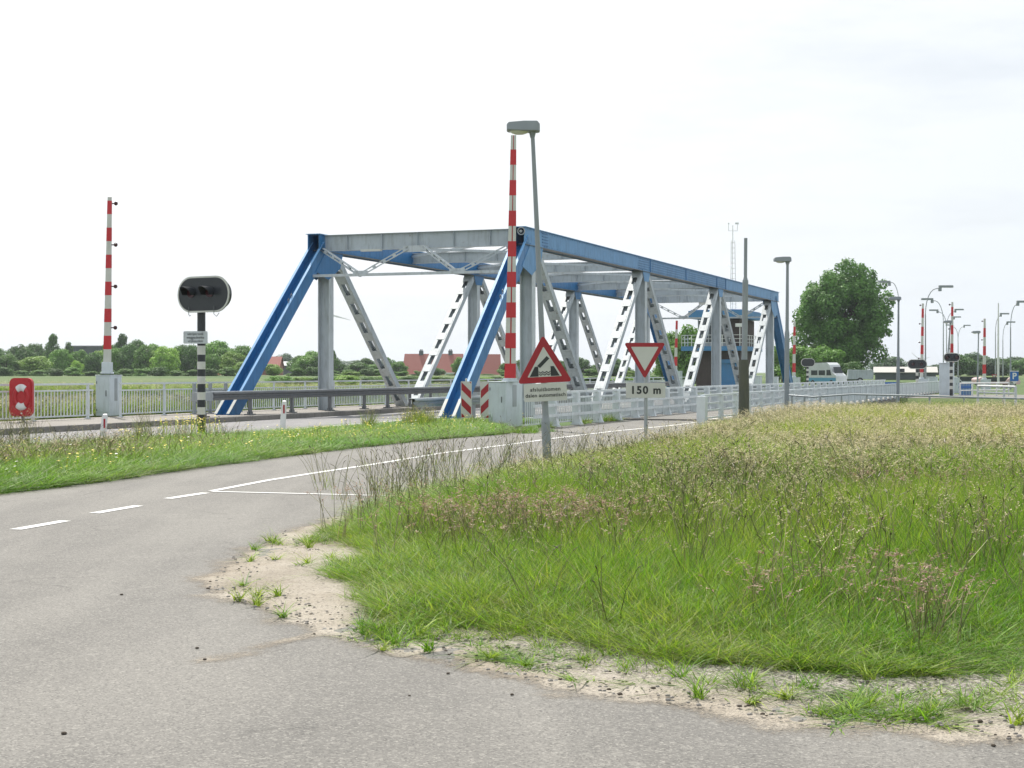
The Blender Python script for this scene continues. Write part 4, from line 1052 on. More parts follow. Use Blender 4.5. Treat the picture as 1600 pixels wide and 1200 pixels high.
# parking sign, small signs
a = at(1585, 588, 110); t = thing('parking_sign', 'blue square sign with a white P and an arrow plate', 'traffic sign', (a.x, a.y, 0)); zc = a.z
mb = MB(); mb.prism(rounded(.60, .68, .04, 3), (0, 0, zc), (1, 0, 0), (0, 0, 1), .02); pb = mb.build('blue_plate', 'signblue', t)
mb = MB(); mb.b(-.32, .32, -.01, .03, zc+.345, zc+.40); mb.build('top_strip', 'white', t)
text_mesh('P', .62, 'white', 'letter', pb, (0, -.004, zc), (R(90), 0, 0), .002, bold=.015)
mb = MB(); mb.prism([(-.2, .1), (.2, .1), (0, -.12)], (.02, 0, zc-.46), (1, 0, 0), (0, 0, 1), .02); mb.build('arrow_plate', 'white', t)
mb = MB(); mb.tube([(0, .06, 0), (0, .06, zc+.3)], .035, 8); mb.build('post', 'galv', t)
a = at(1478, 594, 105); t = thing('cycle_sign', 'small blue sign on a post left of the oval signal pole', 'traffic sign', (a.x, a.y, 0)); zc = a.z
mb = MB(); mb.prism(rounded(.36, .32, .03, 3), (0, 0, zc), (1, 0, 0), (0, 0, 1), .02); o = mb.build('blue_plate', 'signblue', t)
mb = MB(); mb.box((0, -.004, zc), (.14, .004, .12)); mb.build('white_mark', 'white', o)
mb = MB(); mb.tube([(0, .05, 0), (0, .05, zc)], .03, 8); mb.build('post', 'galv', t)
a = at(1553.5, 587.5, 170); t = thing('small_give_way_sign', 'tiny far give way triangle above the pink car', 'traffic sign', (a.x, a.y, 0)); zc = a.z
mb = MB(); mb.prism(tri(0, 0, .62, .02, False), (0, 0, zc), (1, 0, 0), (0, 0, 1), .02); o = mb.build('triangle_plate', 'redsign', t)
mb = MB(); mb.prism(tri(0, 0, .36, .01, False), (0, -.004, zc), (1, 0, 0), (0, 0, 1), .003); mb.build('white_field', 'signwhite', o)
mb = MB(); mb.tube([(0, .05, .3), (0, .05, zc)], .035, 8); mb.build('post', 'galv', t)
# blue gates, white electrical cabinets, rails on the right
def gate(label, x0, x1, y0, y1, Z, n, mat):
    a = at((x0+x1)/2, y1, Z); t = thing('bar_gate', label, 'gate', (a.x, a.y, a.z), 0, 'blue barred gates by the path'); w_ = (x1-x0)/F*Z; h = (y1-y0)/F*Z
    mb = MB(); mb.b(-w_/2, w_/2, -.03, .03, h-.08, h); mb.b(-w_/2, w_/2, -.03, .03, 0, .08); mb.b(-w_/2, w_/2, -.031, .031, h*.62, h*.62+.12); mb.build('gate_frame', mat, t)
    mb = MB()
    for k in range(n): x = -w_/2+.05+(w_-.1)*k/(n-1); mb.b(x-.035, x+.035, -.02, .02, .08, h-.08)
    mb.build('bars', mat, t)
gate('tall blue barred gate at the far end of the pale fence', 1498, 1517.5, 598.5, 619, 100, 8, 'gateblue')
gate('low blue barred gate showing over the pale fence in front of the shed', 1366, 1405, 597, 606, 112, 12, 'gateblue')
for (x, y0, y1, Z, w_, lab) in ((1486, 568, 606, 100, .9, 'tall pale grey control cabinet behind the oval signal'), (1462, 590, 603, 120, .8, 'squat pale cabinet left of the oval signal'), (1184, 588, 601, 128, .9, 'low white cabinet seen between the last truss members'), (1213, 590, 601, 130, .6, 'small white cabinet beside the dark end post of the bridge')):
    a = at(x, y1, Z); t = thing('control_cabinet', lab, 'cabinet', (a.x, a.y+1, 0), -TH, 'pale control cabinets across the canal'); h = toz(y0, Z)
    mb = MB(); mb.b(-w_/2, w_/2, -.4, .4, 0, h); mb.b(-w_/2-.04, w_/2+.04, -.44, .44, h, h+.06); bdy = mb.build('cabinet_body', 'cab', t, bevel=.02)
    mb = MB(); mb.b(-w_/2+.06, w_/2-.06, -.412, -.402, .15, h-.1); mb.build('cabinet_door', 'cab', t, bevel=.004)
def handrail(name, label, pts, Zs, posts, r, mat, zb_=-.6, second=None):
    P_ = [at(p[0], p[1], z) for p, z in zip(pts, Zs)]; t = thing(name, label, 'railing', (P_[0].x, P_[0].y, 0))
    o = Vector((P_[0].x, P_[0].y, 0)); mb = MB(); mb.tube([p-o for p in P_], r, 8)
    if second: mb.tube([p-o-Vector((0, 0, second)) for p in P_], r*.8, 8)
    mb.build('rail', mat, t)
    for f in posts:
        k = f*(len(P_)-1); i = min(int(k), len(P_)-2); p = P_[i].lerp(P_[i+1], k-i)-o
        m2 = MB(); m2.tube([(p.x, p.y, zb_), (p.x, p.y, p.z)], r*1.1, 8); m2.build('post', mat, t)
handrail('pipe_rail', 'low grey pipe rail curving along the top of the canal bank behind the meadow', [(1233, 617.5), (1270, 620.3), (1332, 616), (1420, 618), (1520, 621), (1640, 624), (1760, 627)], [51, 50, 50, 49, 48.5, 48, 47.5], np.linspace(.02, 1, 12), .028, 'galv', 0)
handrail('white_handrail', 'white tubular handrail with two posts at the right above the canal bank', [(1528, 603), (1587, 604.5)], [60, 58], (0, .7, 1), .045, 'white', -.3, .25)
handrail('white_handrail', 'farther white handrail standing behind the nearer one at the right', [(1500, 599), (1576, 598)], [96, 97], (0, .25, .5, .75, 1), .045, 'white', 0, .45)

# ------------------------------------------------------------------ houses
def house(label, px0, px1, yr, ye, Z, mat, rz=0., chim=(), depth=9., gz=.85, win=(), gable=None, name='house', wallm='pbrick'):
    a = at((px0+px1)/2, 600, Z); L = (px1-px0)/F*Z; t = thing(name, label, 'house', (a.x, a.y, gz), rz)
    zr_, ze_ = toz(yr, Z)-gz, toz(ye, Z)-gz
    mb = MB(); mb.b(-L/2+.3, L/2-.3, -depth/2+.4, depth/2-.4, -.5, ze_)
    mb.prism([(-depth/2+.4, ze_), (depth/2-.4, ze_), (0, zr_-.15)], (L/2-.3, 0, 0), (0, 1, 0), (0, 0, 1), L-.6); mb.build('wall', wallm, t)
    mb = MB(); th_ = .18
    for sg in (-1, 1):
        p0 = Vector((-L/2, sg*depth/2, ze_)); p1 = Vector((-L/2, 0, zr_)); q0 = p0+Vector((L, 0, 0)); q1 = p1+Vector((L, 0, 0)); n_ = Vector((0, sg*(zr_-ze_), depth/2)).normalized()*th_
        vs = [p0, q0, q1, p1, p0+n_, q0+n_, q1+n_, p1+n_]
        f_ = [(0,1,2,3), (7,6,5,4), (0,4,5,1), (1,5,6,2), (2,6,7,3), (3,7,4,0)]
        mb.add(vs, f_)
    rf = mb.build('roof', mat, t)
    for x in chim:
        c = MB(); xx = (x-(px0+px1)/2)/F*Z; c.b(xx-.55, xx+.55, -.5, .5, zr_-.6, zr_+1.0); c.b(xx-.3, xx-.05, -.15, .15, zr_+1.0, zr_+1.35); c.b(xx+.1, xx+.35, -.15, .15, zr_+1.0, zr_+1.35); c.build('chimney', 'darkwall', rf)
    for (x0, x1, y0, y1) in win:
        c = MB(); X0, X1 = ((x0-(px0+px1)/2)/F*Z, (x1-(px0+px1)/2)/F*Z); z0_, z1_ = toz(y1, Z)-gz, toz(y0, Z)-gz
        c.b(X0, X1, -depth/2+.0, -depth/2+2.2, z0_, z1_); c.b(X0-.2, X1+.2, -depth/2-.15, -depth/2+3.0, z1_, z1_+.15); d = c.build('dormer', 'white', t)
        g = MB(); g.b(X0+.5, X1-.3, -depth/2-.03, -depth/2-.002, z0_+.3, z1_-.25); g.build('window', 'darkglass', d)
    return t
house('large red tiled roof with two chimneys seen through the left truss, behind the white railing', 632, 724, 553.5, 588, 420, 'roofred', R(-4), (658, 704), 11, win=((698, 713, 583, 592),))
house('smaller red tiled house right of the large one, behind the slanted blue post', 731, 782, 554, 588, 440, 'roofred', R(3), (), 10)
house('orange roofed house half hidden by trees behind the signal pole', 300, 408, 571, 588, 400, 'rooforange', R(5), (397,), 10)
house('red brick house gable showing right of the far blue end post', 408, 441, 558, 575, 380, 'roofred', R(0), (), 8)
house('pale grey low building beside the brick gable, far left of the bridge', 436, 468, 566, 572, 420, 'steel2', R(0), (), 8, name='farm_building', wallm='darkwall')
a = at(134, 600, 390); t = thing('farm_barn', 'dark flat topped barn rising behind the trees at the far left', 'building', (a.x, a.y, .8)); zt_ = toz(540, 390)-.8
mb = MB(); mb.b(-4.2, 4.2, 0, 12, -.4, zt_-.4); mb.build('wall', 'darkwall', t); mb = MB(); mb.b(-4.4, 4.4, -.2, 12.2, zt_-.4, zt_); mb.build('roof', 'darksteel', t)
# wind turbines
def turbine(label, px, yh_, Z, bl, a0):
    a = at(px, yh_, Z); t = thing('wind_turbine', label, 'wind turbine', (a.x, a.y, .8)); h = a.z-.8
    mb = MB(); mb.tube([(0, 0, 0), (0, 0, h)], [bl*.05, bl*.028], 12); mb.build('tower', 'white', t)
    mb = MB(); mb.b(-.6*bl/14, .6*bl/14, -1, 2.5, h-.5, h+.6); mb.build('nacelle', 'white', t, bevel=.1)
    for k in range(3):
        an = R(a0+120*k); d = Vector((math.sin(an), 0, math.cos(an))); s_ = Vector((d.z, 0, -d.x)); o = Vector((0, -1.5, h+.05))
        mb = MB(); vs = []
        for (u, w_) in ((0, .022), (.2, .045), (1, .008)):
            for sg, yy in ((-1, 0), (1, 0), (1, .3), (-1, .3)): vs.append(o+d*u*bl+s_*sg*w_*bl+Vector((0, yy, 0)))
        mb.add(vs, [(0,1,2,3), (11,10,9,8)]+[(i*4+j, (i+1)*4+j, (i+1)*4+(j+1) % 4, i*4+(j+1) % 4) for i in range(2) for j in range(4)]); mb.build('blade', 'white', t)
turbine('white wind turbine mostly hidden behind the first upright of the far truss', 519.8, 493, 900, 11, 105)
turbine('small distant wind turbine showing a blade above the dark far signal', 1437, 563, 1500, 11, -48)

# ------------------------------------------------------------------ trees
def leafcloud(seed, blobs, n, size, flatten=1.0, droop=0.):
    r = np.random.default_rng(seed); c = np.array([b[:3] for b in blobs]); rad = np.array([b[3:6] for b in blobs])
    vol = (rad.prod(1))**(.75); k = r.choice(len(blobs), n, p=vol/vol.sum())
    d = r.normal(size=(n, 3)); d /= np.linalg.norm(d, axis=1)[:, None]
    rr = r.uniform(.35, 1.0, n)**.45; rr *= 1+r.normal(0, .07, n)
    pos = c[k]+d*rr[:, None]*rad[k]
    # leaf normals lean outward and up
    nn = d+np.array([0, 0, .5])+r.normal(0, .6, (n, 3)); nn /= np.linalg.norm(nn, axis=1)[:, None]
    t1 = np.cross(nn, r.normal(size=(n, 3))); t1 /= np.linalg.norm(t1, axis=1)[:, None]; t2 = np.cross(nn, t1)
    sz = size*r.uniform(.55, 1.35, n)[:, None]
    v = np.stack([pos-t1*sz*.5, pos+t2*sz*.38-nn*sz*.1, pos+t1*sz*.5, pos-t2*sz*.38-nn*sz*.1], 1).reshape(-1, 3)
    f = np.arange(4*n).reshape(-1, 4); rn = np.repeat(r.uniform(0, 1, n), 1)
    return v, f, rn
def mesh_np(name, v, f, mat, rn=None):
    me = bpy.data.meshes.new(name); me.vertices.add(len(v)); me.vertices.foreach_set('co', v.astype(np.float32).ravel())
    me.loops.add(f.size); me.loops.foreach_set('vertex_index', f.ravel().astype(np.int32))
    me.polygons.add(len(f)); me.polygons.foreach_set('loop_start', (np.arange(len(f))*f.shape[1]).astype(np.int32)); me.polygons.foreach_set('loop_total', np.full(len(f), f.shape[1], np.int32))
    if rn is not None:
        a_ = me.attributes.new('rnd', 'FLOAT', 'FACE'); a_.data.foreach_set('value', rn.astype(np.float32))
    me.materials.append(M[mat]); me.update(calc_edges=True); me.validate(); return me
def make_crown(seed, shape, n, size, nb=16):
    r = random.Random(seed); bl = []
    for i in range(nb):
        a = r.uniform(0, 6.28); u_ = (i+.5)/nb
        if shape == 'round':
            z = .10+.74*u_; w = .5*math.sin(math.pi*(.12+.82*u_))**.55; s_ = r.uniform(.14, .22); q = r.uniform(.35, .85)*max(.05, w-s_*.6)*1.25
        elif shape == 'tall':
            z = .08+.84*u_; w = .5*(1-abs(u_-.35)*1.15); s_ = r.uniform(.12, .2)*(1.1-.5*u_); q = r.uniform(.2, .7)*w*.7
        else:
            z = .06+.72*r.random(); w = .5*(1-(z/1.1)**2)**.5; s_ = r.uniform(.13, .24); q = r.uniform(.0, .9)*max(.05, w-s_*.6)*1.2
        sw = 1.0 if shape != 'tall' else 1.35
        bl.append((q*math.cos(a), q*math.sin(a), z, s_*sw, s_*sw, s_*(.75 if shape != 'tall' else .8)))
    return leafcloud(seed, bl, n, size)
CR = {}
for sh_ in ('round', 'tall', 'bush'):
    for sd_ in range(3): CR[sh_, sd_] = make_crown(100+sd_*7+len(sh_), sh_, 6500, .052, 30)
_crm = {}
def tree(label, px, ytop, w_px, Z, shape, mat, group, seed=0, name='tree', ybot=None, cat='tree'):
    a = at(px, 600, Z); gz = groundz(a.x, a.y); h = (toz(ytop, Z)-gz)/1.0; w = w_px/F*Z*1.5
    t = thing(name, label, cat, (a.x, a.y, gz), random.uniform(0, 6.28), group)
    key = (shape, seed % 3, mat)
    if key not in _crm: v, f, rn = CR[shape, seed % 3]; _crm[key] = mesh_np('crown', v, f, mat, rn)
    o = bpy.data.objects.new('crown', _crm[key]); C.objects.link(o); o.parent = t; o.scale = (w, w, h)
    mb = MB(); rr = max(.12, w*.03); mb.tube([(0, 0, -.2), (0, 0, h*.35), (w*.05, 0, h*.7)], [rr, rr*.7, rr*.25], 8)
    for k in range(4): an = k*1.7+seed; mb.tube([(0, 0, h*(.2+.08*k)), (math.cos(an)*w*.28, math.sin(an)*w*.28, h*(.45+.08*k))], [rr*.45, rr*.12], 6)
    mb.build('trunk', 'bark', t); return t
G1 = 'trees along the far field at the left'
pos_words = []
LT = [(-4, 538, 34, 330, 'round', 'leafdark', 'dark tree cut by the left edge of the picture'),
      (27, 535, 28, 350, 'round', 'leafdark', 'dark rounded tree second from the left edge'),
      (56, 533, 34, 380, 'round', 'leafdark', 'dark tree directly behind the pale bush at the left'),
      (53, 552, 44, 300, 'bush', 'leaflight', 'pale green bush low in front of the dark far left trees'),
      (82, 519, 26, 330, 'tall', 'leafdark', 'tall spiky dark poplar, highest of the far left trees'),
      (107, 533, 24, 335, 'tall', 'leafdark', 'dark tree just right of the tall poplar'),
      (120, 560, 16, 300, 'bush', 'leaflight', 'small yellow green bush before the dark barn'),
      (136, 552, 34, 360, 'round', 'leafblue', 'blue green tree in front of the dark barn'),
      (156, 545, 26, 330, 'round', 'leaflight', 'yellow green tree just behind the left barrier arm foot'),
      (172, 532, 26, 345, 'round', 'leafmid', 'mid green tree behind the left barrier arm'),
      (190, 519, 28, 330, 'tall', 'leafdark', 'tall dark tree just right of the left barrier arm'),
      (214, 527, 30, 340, 'round', 'leafdark', 'dark tree second right of the left barrier arm'),
      (238, 533, 32, 330, 'round', 'leafmid', 'broad mid green tree between barrier and signal'),
      (262, 538, 34, 300, 'round', 'leaflight', 'light green tree left of the signal pole'),
      (287, 535, 26, 340, 'round', 'leafdark', 'dark tree behind the signal text plate'),
      (337, 528, 46, 310, 'round', 'leafmid', 'broad tree in front of the orange roof'),
      (318, 540, 26, 320, 'round', 'leafdark', 'dark tree directly right of the signal pole'),
      (378, 536, 34, 310, 'round', 'leafmid', 'tree left of the far blue end post'),
      (383, 561, 32, 280, 'bush', 'leaflight', 'pale bush at the foot of the far blue end post'),
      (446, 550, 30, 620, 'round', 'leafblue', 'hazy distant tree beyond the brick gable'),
      (470, 553, 28, 330, 'round', 'leafmid', 'green tree just right of the brick gable'),
      (488, 545, 32, 320, 'round', 'leafmid', 'green tree left of the first grey upright'),
      (518, 545, 28, 330, 'tall', 'leafdark', 'dark tree behind the first grey upright'),
      (536, 566, 24, 340, 'bush', 'leafdark', 'low tree right of the first grey upright'),
      (570, 557, 28, 340, 'round', 'leafdark', 'rounded tree between upright and first laced diagonal'),
      (548, 580, 30, 270, 'bush', 'leaflight', 'low light bush behind the fence under the left truss'),
      (588, 568, 24, 330, 'bush', 'leafmid', 'low tree just left of the first laced diagonal'),
      (606, 556, 20, 350, 'round', 'leafdark', 'tree behind the first laced diagonal'),
      (622, 563, 22, 340, 'round', 'leafmid', 'tree at the left end of the large red roof'),
      (655, 578, 14, 300, 'bush', 'leafmid', 'small shrub before the large red roof'),
      (684, 574, 16, 310, 'round', 'leafdark', 'narrow shrub before the large red roof, right of the laced diagonal'),
      (720, 556, 20, 330, 'round', 'leafmid', 'tree between the two red roofed houses'),
      (790, 565, 18, 330, 'round', 'leafmid', 'tree right of the red houses beside the big barrier arm'),
      (812, 560, 30, 340, 'round', 'leafdark', 'tree behind the second upright of the far truss'),
      (880, 562, 26, 360, 'round', 'leafdark', 'tree right of the warning triangle in the distance'),
      (905, 556, 32, 300, 'round', 'leafdark', 'dark tree right of the warning triangle'),
      (935, 568, 26, 300, 'round', 'leafdark', 'dark tree left of the give way sign'),
      (958, 558, 30, 280, 'round', 'leafdark', 'taller dark tree behind the laced diagonal left of the give way sign'),
      (985, 576, 26, 260, 'bush', 'leaflight', 'bright bush under the give way sign'),
      (1040, 565, 34, 250, 'bush', 'leaflight', 'bright bush between give way sign and the far barrier')]
for i, (px, yt, w_, Z, shp, mt, lab) in enumerate(LT): tree(lab, px, yt, w_, Z, shp, mt, G1, i)
for i, (px, yt, w_, Z, mt, wd) in enumerate([(10, 556, 30, 300, 'leafmid', 'first'), (40, 545, 30, 320, 'leafdark', 'second'), (94, 546, 28, 315, 'leafmid', 'third'), (122, 549, 26, 330, 'leafmid', 'fourth'), (146, 553, 26, 320, 'leafdark', 'fifth'), (178, 545, 30, 320, 'leafmid', 'sixth'), (203, 538, 28, 320, 'leafdark', 'seventh'), (226, 541, 30, 315, 'leafmid', 'eighth'), (250, 543, 28, 315, 'leaflight', 'ninth'), (275, 543, 30, 310, 'leafmid', 'tenth'), (300, 540, 28, 310, 'leafdark', 'eleventh'), (352, 545, 34, 300, 'leafmid', 'twelfth'), (366, 552, 34, 290, 'leaflight', 'thirteenth'), (330, 556, 22, 290, 'leafmid', 'fourteenth'), (425, 572, 22, 290, 'leaflight', 'fifteenth'), (480, 560, 34, 300, 'leafmid', 'sixteenth'), (505, 552, 30, 300, 'leafdark', 'seventeenth'), (590, 572, 30, 300, 'leafmid', 'eighteenth'), (560, 570, 34, 290, 'leafdark', 'nineteenth')]):
    tree(wd+' tree of the nearer left tree belt, counting from the left edge', px, yt-5, w_, Z, 'round', mt, G1, i+1)
for i, px in enumerate(range(6, 1040, 27)):
    if 405 < px < 445 or 628 < px < 640: continue
    tree('low scrub at the tree foot, clump %s of the far field edge' % ('abcdefghijklmnopqrstuvwxyzabcdefghijklmnopqrst'[i]), px, 571+(i*7) % 9 if not 640 < px < 780 else 584, 22, 285 if not 640 < px < 780 else 330, 'bush', ('leafdark', 'leafmid', 'leafmid')[(i*5) % 3], 'low scrub along the far field edge', i, name='scrub_bush', cat='bush')
for i, px in enumerate(range(440, 1040, 24)):
    tree('%s green bush just beyond the canal, seen between the truss members' % ('first second third fourth fifth sixth seventh eighth ninth tenth eleventh twelfth thirteenth fourteenth fifteenth sixteenth seventeenth eighteenth nineteenth twentieth twenty-first twenty-second twenty-third twenty-fourth twenty-fifth'.split()[i]), px+(i*5) % 7, 585+(i*3) % 4, 34, 170+(i*11) % 40, 'bush', ('leafmid', 'leaflight', 'leafdark')[(i*7) % 3], 'green bushes just beyond the canal', i, name='bank_bush', cat='bush')
G2 = 'trees around the control house'
for i, (px, yt, w_, Z, shp, mt, lab) in enumerate([
        (1052, 512, 42, 195, 'round', 'leafmid', 'leafy tree behind the far barrier left of the control house'),
        (1083, 502, 50, 190, 'round', 'leafmid', 'tallest leafy tree just left of the control house'),
        (1112, 522, 40, 186, 'round', 'leafdark', 'tree rising behind the control house balcony'),
        (1222, 528, 30, 200, 'round', 'leafmid', 'tree right of the control house behind the dark end post'),
        (1252, 535, 50, 185, 'bush', 'leafmid', 'green bush behind the barrier and grey signal back'),
        (1290, 532, 52, 188, 'bush', 'leafmid', 'flowering elder bush above the camper van roof'),
        (1322, 560, 40, 185, 'bush', 'leafdark', 'dark bush behind the trailer')]): tree(lab, px, yt, w_, Z, shp, mt, G2, i, name='bush' if shp == 'bush' else 'tree', cat='bush' if shp == 'bush' else 'tree')
G3 = 'dark wood beyond the canal at the right'
for i in range(9):
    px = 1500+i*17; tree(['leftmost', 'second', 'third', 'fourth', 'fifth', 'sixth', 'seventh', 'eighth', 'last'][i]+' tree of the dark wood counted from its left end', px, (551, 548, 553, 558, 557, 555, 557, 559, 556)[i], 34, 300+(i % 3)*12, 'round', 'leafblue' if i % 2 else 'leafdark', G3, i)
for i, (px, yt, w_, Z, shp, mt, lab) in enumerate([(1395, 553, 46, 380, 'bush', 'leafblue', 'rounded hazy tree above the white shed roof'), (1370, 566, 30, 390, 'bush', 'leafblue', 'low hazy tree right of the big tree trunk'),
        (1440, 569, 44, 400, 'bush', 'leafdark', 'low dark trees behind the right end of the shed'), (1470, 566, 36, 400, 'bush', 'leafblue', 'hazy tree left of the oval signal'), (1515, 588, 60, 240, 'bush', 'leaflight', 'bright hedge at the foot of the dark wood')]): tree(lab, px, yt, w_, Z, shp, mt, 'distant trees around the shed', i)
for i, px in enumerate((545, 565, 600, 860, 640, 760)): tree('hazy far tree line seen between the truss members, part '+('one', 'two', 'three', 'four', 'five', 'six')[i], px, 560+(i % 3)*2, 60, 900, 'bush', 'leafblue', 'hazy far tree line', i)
# the big tree
a = at(1318, 600, 200); gz = groundz(a.x, a.y); bt_ = thing('large_tree', 'very large dark leafy poplar filling the sky behind the camper van', 'tree', (a.x, a.y, gz))
mpx = 200/F; blobs = []; rr_ = random.Random(3)
outline = [(1300, 432), (1322, 420), (1345, 424), (1362, 435), (1378, 448), (1384, 470), (1383, 495), (1386, 515), (1380, 535), (1372, 552), (1350, 560), (1325, 565), (1300, 560), (1275, 548), (1258, 528), (1250, 505), (1254, 485), (1265, 465), (1276, 450), (1288, 440)]
for (x, y) in [p for p in outline]+[(1300, 575), (1325, 580), (1345, 572), (1280, 568), (1310, 590), (1335, 590)]:
    for k in range(2):
        s_ = rr_.uniform(.8, 1.35)*(1 if k == 0 else 1.2); f_ = 1 if k == 0 else .72; cx, cy = 1318, 492
        xx = cx-4+(x-cx)*f_*.95; yy = cy+(y-cy)*f_; blobs.append(((xx-1318)*mpx, rr_.uniform(-3.5, 3.5), toz(yy, 200)-gz, s_, s_, s_*1.1))
for k in range(60):
    an = rr_.uniform(0, 6.28); q_ = rr_.uniform(0, 1)**.5; zc_ = toz(495, 200)-gz+q_*math.sin(an)*5.2; s_ = rr_.uniform(1.0, 1.8)
    blobs.append((q_*math.cos(an)*4.6, rr_.uniform(-4.5, 4.5), zc_, s_, s_, s_))
for (x, y, s_) in ((1321, 414, .6), (1309, 418, .5), (1334, 416, .5), (1347, 420, .5), (1363, 430, .5), (1381, 444, .55), (1246, 492, .7), (1246, 505, .5), (1294, 434, .5), (1390, 468, .4), (1389, 520, .5), (1270, 455, .6)): blobs.append(((x-1318)*mpx, 0, toz(y, 200)-gz, s_, s_, s_*1.3))
v, f, rn = leafcloud(5, blobs, 62000, .34)
o = bpy.data.objects.new('crown', mesh_np('crown', v, f, 'leafbig', rn)); C.objects.link(o); o.parent = bt_
mb = MB(); tx = (1328-1318)*mpx
mb.tube([(tx, 0, -.3), (tx, 0, 2.5), (tx-.3, 0, 6), (0, 0, 11)], [.55, .42, .3, .08], 12)
for k in range(10): an = k*2.2; z_ = 2+k*.8; mb.tube([(tx, 0, z_), (tx+math.cos(an)*2, math.sin(an)*2, z_+2), (tx+math.cos(an)*3.6, math.sin(an)*3.6, z_+3.6)], [.18, .11, .03], 7)
mb.build('trunk', 'bark', bt_)

# ------------------------------------------------------------------ grass: clumps scattered as uncountable ground cover
CL = bpy.data.collections.new('grass_clumps')
def blades(r, n, rad, hmin, hmax, w, bend, segs=3, lean=.3):
    V, Fq, Ft = [], [], []
    for i in range(n):
        a = r.uniform(0, 6.28); q = rad*math.sqrt(r.random()); x, y = q*math.cos(a), q*math.sin(a)
        h = r.uniform(hmin, hmax); d = r.uniform(0, 6.28); ln = r.uniform(0, lean)*h; bd = r.uniform(.2, 1)*bend*h; ww = w*r.uniform(.7, 1.3)
        fa = r.uniform(0, 3.14); sx, sy = math.cos(fa)*ww/2, math.sin(fa)*ww/2; o = len(V)
        for k in range(segs+1):
            t = k/segs; px = x+math.cos(d)*(ln*t+bd*t*t); py = y+math.sin(d)*(ln*t+bd*t*t); pz = h*t-bd*.35*t*t*t
            wk_ = (1-t**1.6)
            if k < segs: V += [(px-sx*wk_, py-sy*wk_, pz), (px+sx*wk_, py+sy*wk_, pz)]
            else: V.append((px, py, pz))
        for k in range(segs-1): Fq.append((o+2*k, o+2*k+1, o+2*k+3, o+2*k+2))
        Ft.append((o+2*segs-2, o+2*segs-1, o+2*segs))
    return V, Fq+Ft
def clump(name, parts):
    V, Fs, MI, RN = [], [], [], []; mats = []; r = random.Random(name)
    for (v, f, m) in parts:
        o = len(V); V += v
        if m not in mats: mats.append(m)
        rv = 0; last = -1
        for q in f:
            if q[0] != last: pass
            Fs.append(tuple(o+i for i in q)); MI.append(mats.index(m)); RN.append((math.sin((min(q)//7)*12.9898)*43758.5) % 1)
    me = bpy.data.meshes.new(name); me.from_pydata(V, [], Fs); me.polygons.foreach_set('material_index', MI)
    a_ = me.attributes.new('rnd', 'FLOAT', 'FACE'); a_.data.foreach_set('value', RN)
    for m in mats: me.materials.append(M[m])
    me.update(); o = bpy.data.objects.new(name, me); return o
def stalks(r, n, rad, h0, h1, headlen, headw, kind):
    V, F1, V2, F2 = [], [], [], []
    for i in range(n):
        a = r.uniform(0, 6.28); q = rad*math.sqrt(r.random()); x, y = q*math.cos(a), q*math.sin(a); h = r.uniform(h0, h1); d = r.uniform(0, 6.28); ln = r.uniform(.03, .30)*h; w_ = .0035
        o = len(V); pts = []
        for k in range(4):
            t = k/3; p = (x+math.cos(d)*ln*t*t, y+math.sin(d)*ln*t*t, h*t*(1-.05*t)); pts.append(p)
            for j in range(3): V.append((p[0]+w_*math.cos(j*2.09)*(1-.4*t), p[1]+w_*math.sin(j*2.09)*(1-.4*t), p[2]))
        for k in range(3):
            for j in range(3): F1.append((o+k*3+j, o+k*3+(j+1) % 3, o+(k+1)*3+(j+1) % 3, o+(k+1)*3+j))
        tip = Vector(pts[-1]); dr = (Vector(pts[-1])-Vector(pts[-2])).normalized(); hl = headlen*r.uniform(.7, 1.25)
        nod = Vector((math.cos(d), math.sin(d), -.35))*.35
        if kind == 'spike':
            o = len(V2); hw = headw*r.uniform(.8, 1.2)
            for (t, k_) in ((0, .2), (.25, 1), (.7, .8), (1, .1)):
                c = tip+(dr+nod*t)*hl*t
                for j in range(4): V2.append((c.x+hw*k_*math.cos(j*1.571), c.y+hw*k_*math.sin(j*1.571), c.z))
            for k in range(3):
                for j in range(4): F2.append((o+k*4+j, o+k*4+(j+1) % 4, o+(k+1)*4+(j+1) % 4, o+(k+1)*4+j))
        else:
            for m_ in range(13):
                t = r.random(); c = tip+(dr+nod*t*1.4)*hl*(t*1.1-.1); sp = headw*3.0*(1-t*.8); dd = Vector((r.uniform(-1, 1), r.uniform(-1, 1), r.uniform(-.1, .9)))*sp; c2 = c+dd; s_ = Vector((r.uniform(-1, 1), r.uniform(-1, 1), r.uniform(-1, 1))).normalized()*headw*.42
                o = len(V2); V2 += [tuple(c), tuple(c.lerp(c2, .6)+s_), tuple(c2), tuple(c.lerp(c2, .6)-s_)]; F2.append((o, o+1, o+2, o+3))
    return (V, F1), (V2, F2)
rg = random.Random(11); cl = []
for k in range(4):                                       # 0-3 leafy
    v, f_ = blades(rg, 30, .10, .35, 1.0, .0105, .32, 3, .22); v2, f2 = blades(rg, 9, .1, .45, 1.0, .007, .5)
    cl.append(clump('clump_a%d' % k, [(v, f_, 'blade'), (v2, f2, 'straw')]))
for k in range(3):                                       # 4-6 tan panicles
    (a1, a2), (b1, b2) = stalks(rg, 6, .12, .75, 1.1, .15, .011, 'pan'); v, f_ = blades(rg, 8, .1, .3, .7, .006, .5)
    cl.append(clump('clump_b%d' % k, [(a1, a2, 'straw'), (b1, b2, 'headtan'), (v, f_, 'blade')]))
for k in range(2):                                       # 7-8 dark spikes
    (a1, a2), (b1, b2) = stalks(rg, 5, .13, .75, 1.15, .075, .005, 'spike'); v, f_ = blades(rg, 6, .1, .3, .7, .006, .5)
    cl.append(clump('clump_c%d' % k, [(a1, a2, 'straw'), (b1, b2, 'headdark'), (v, f_, 'blade')]))
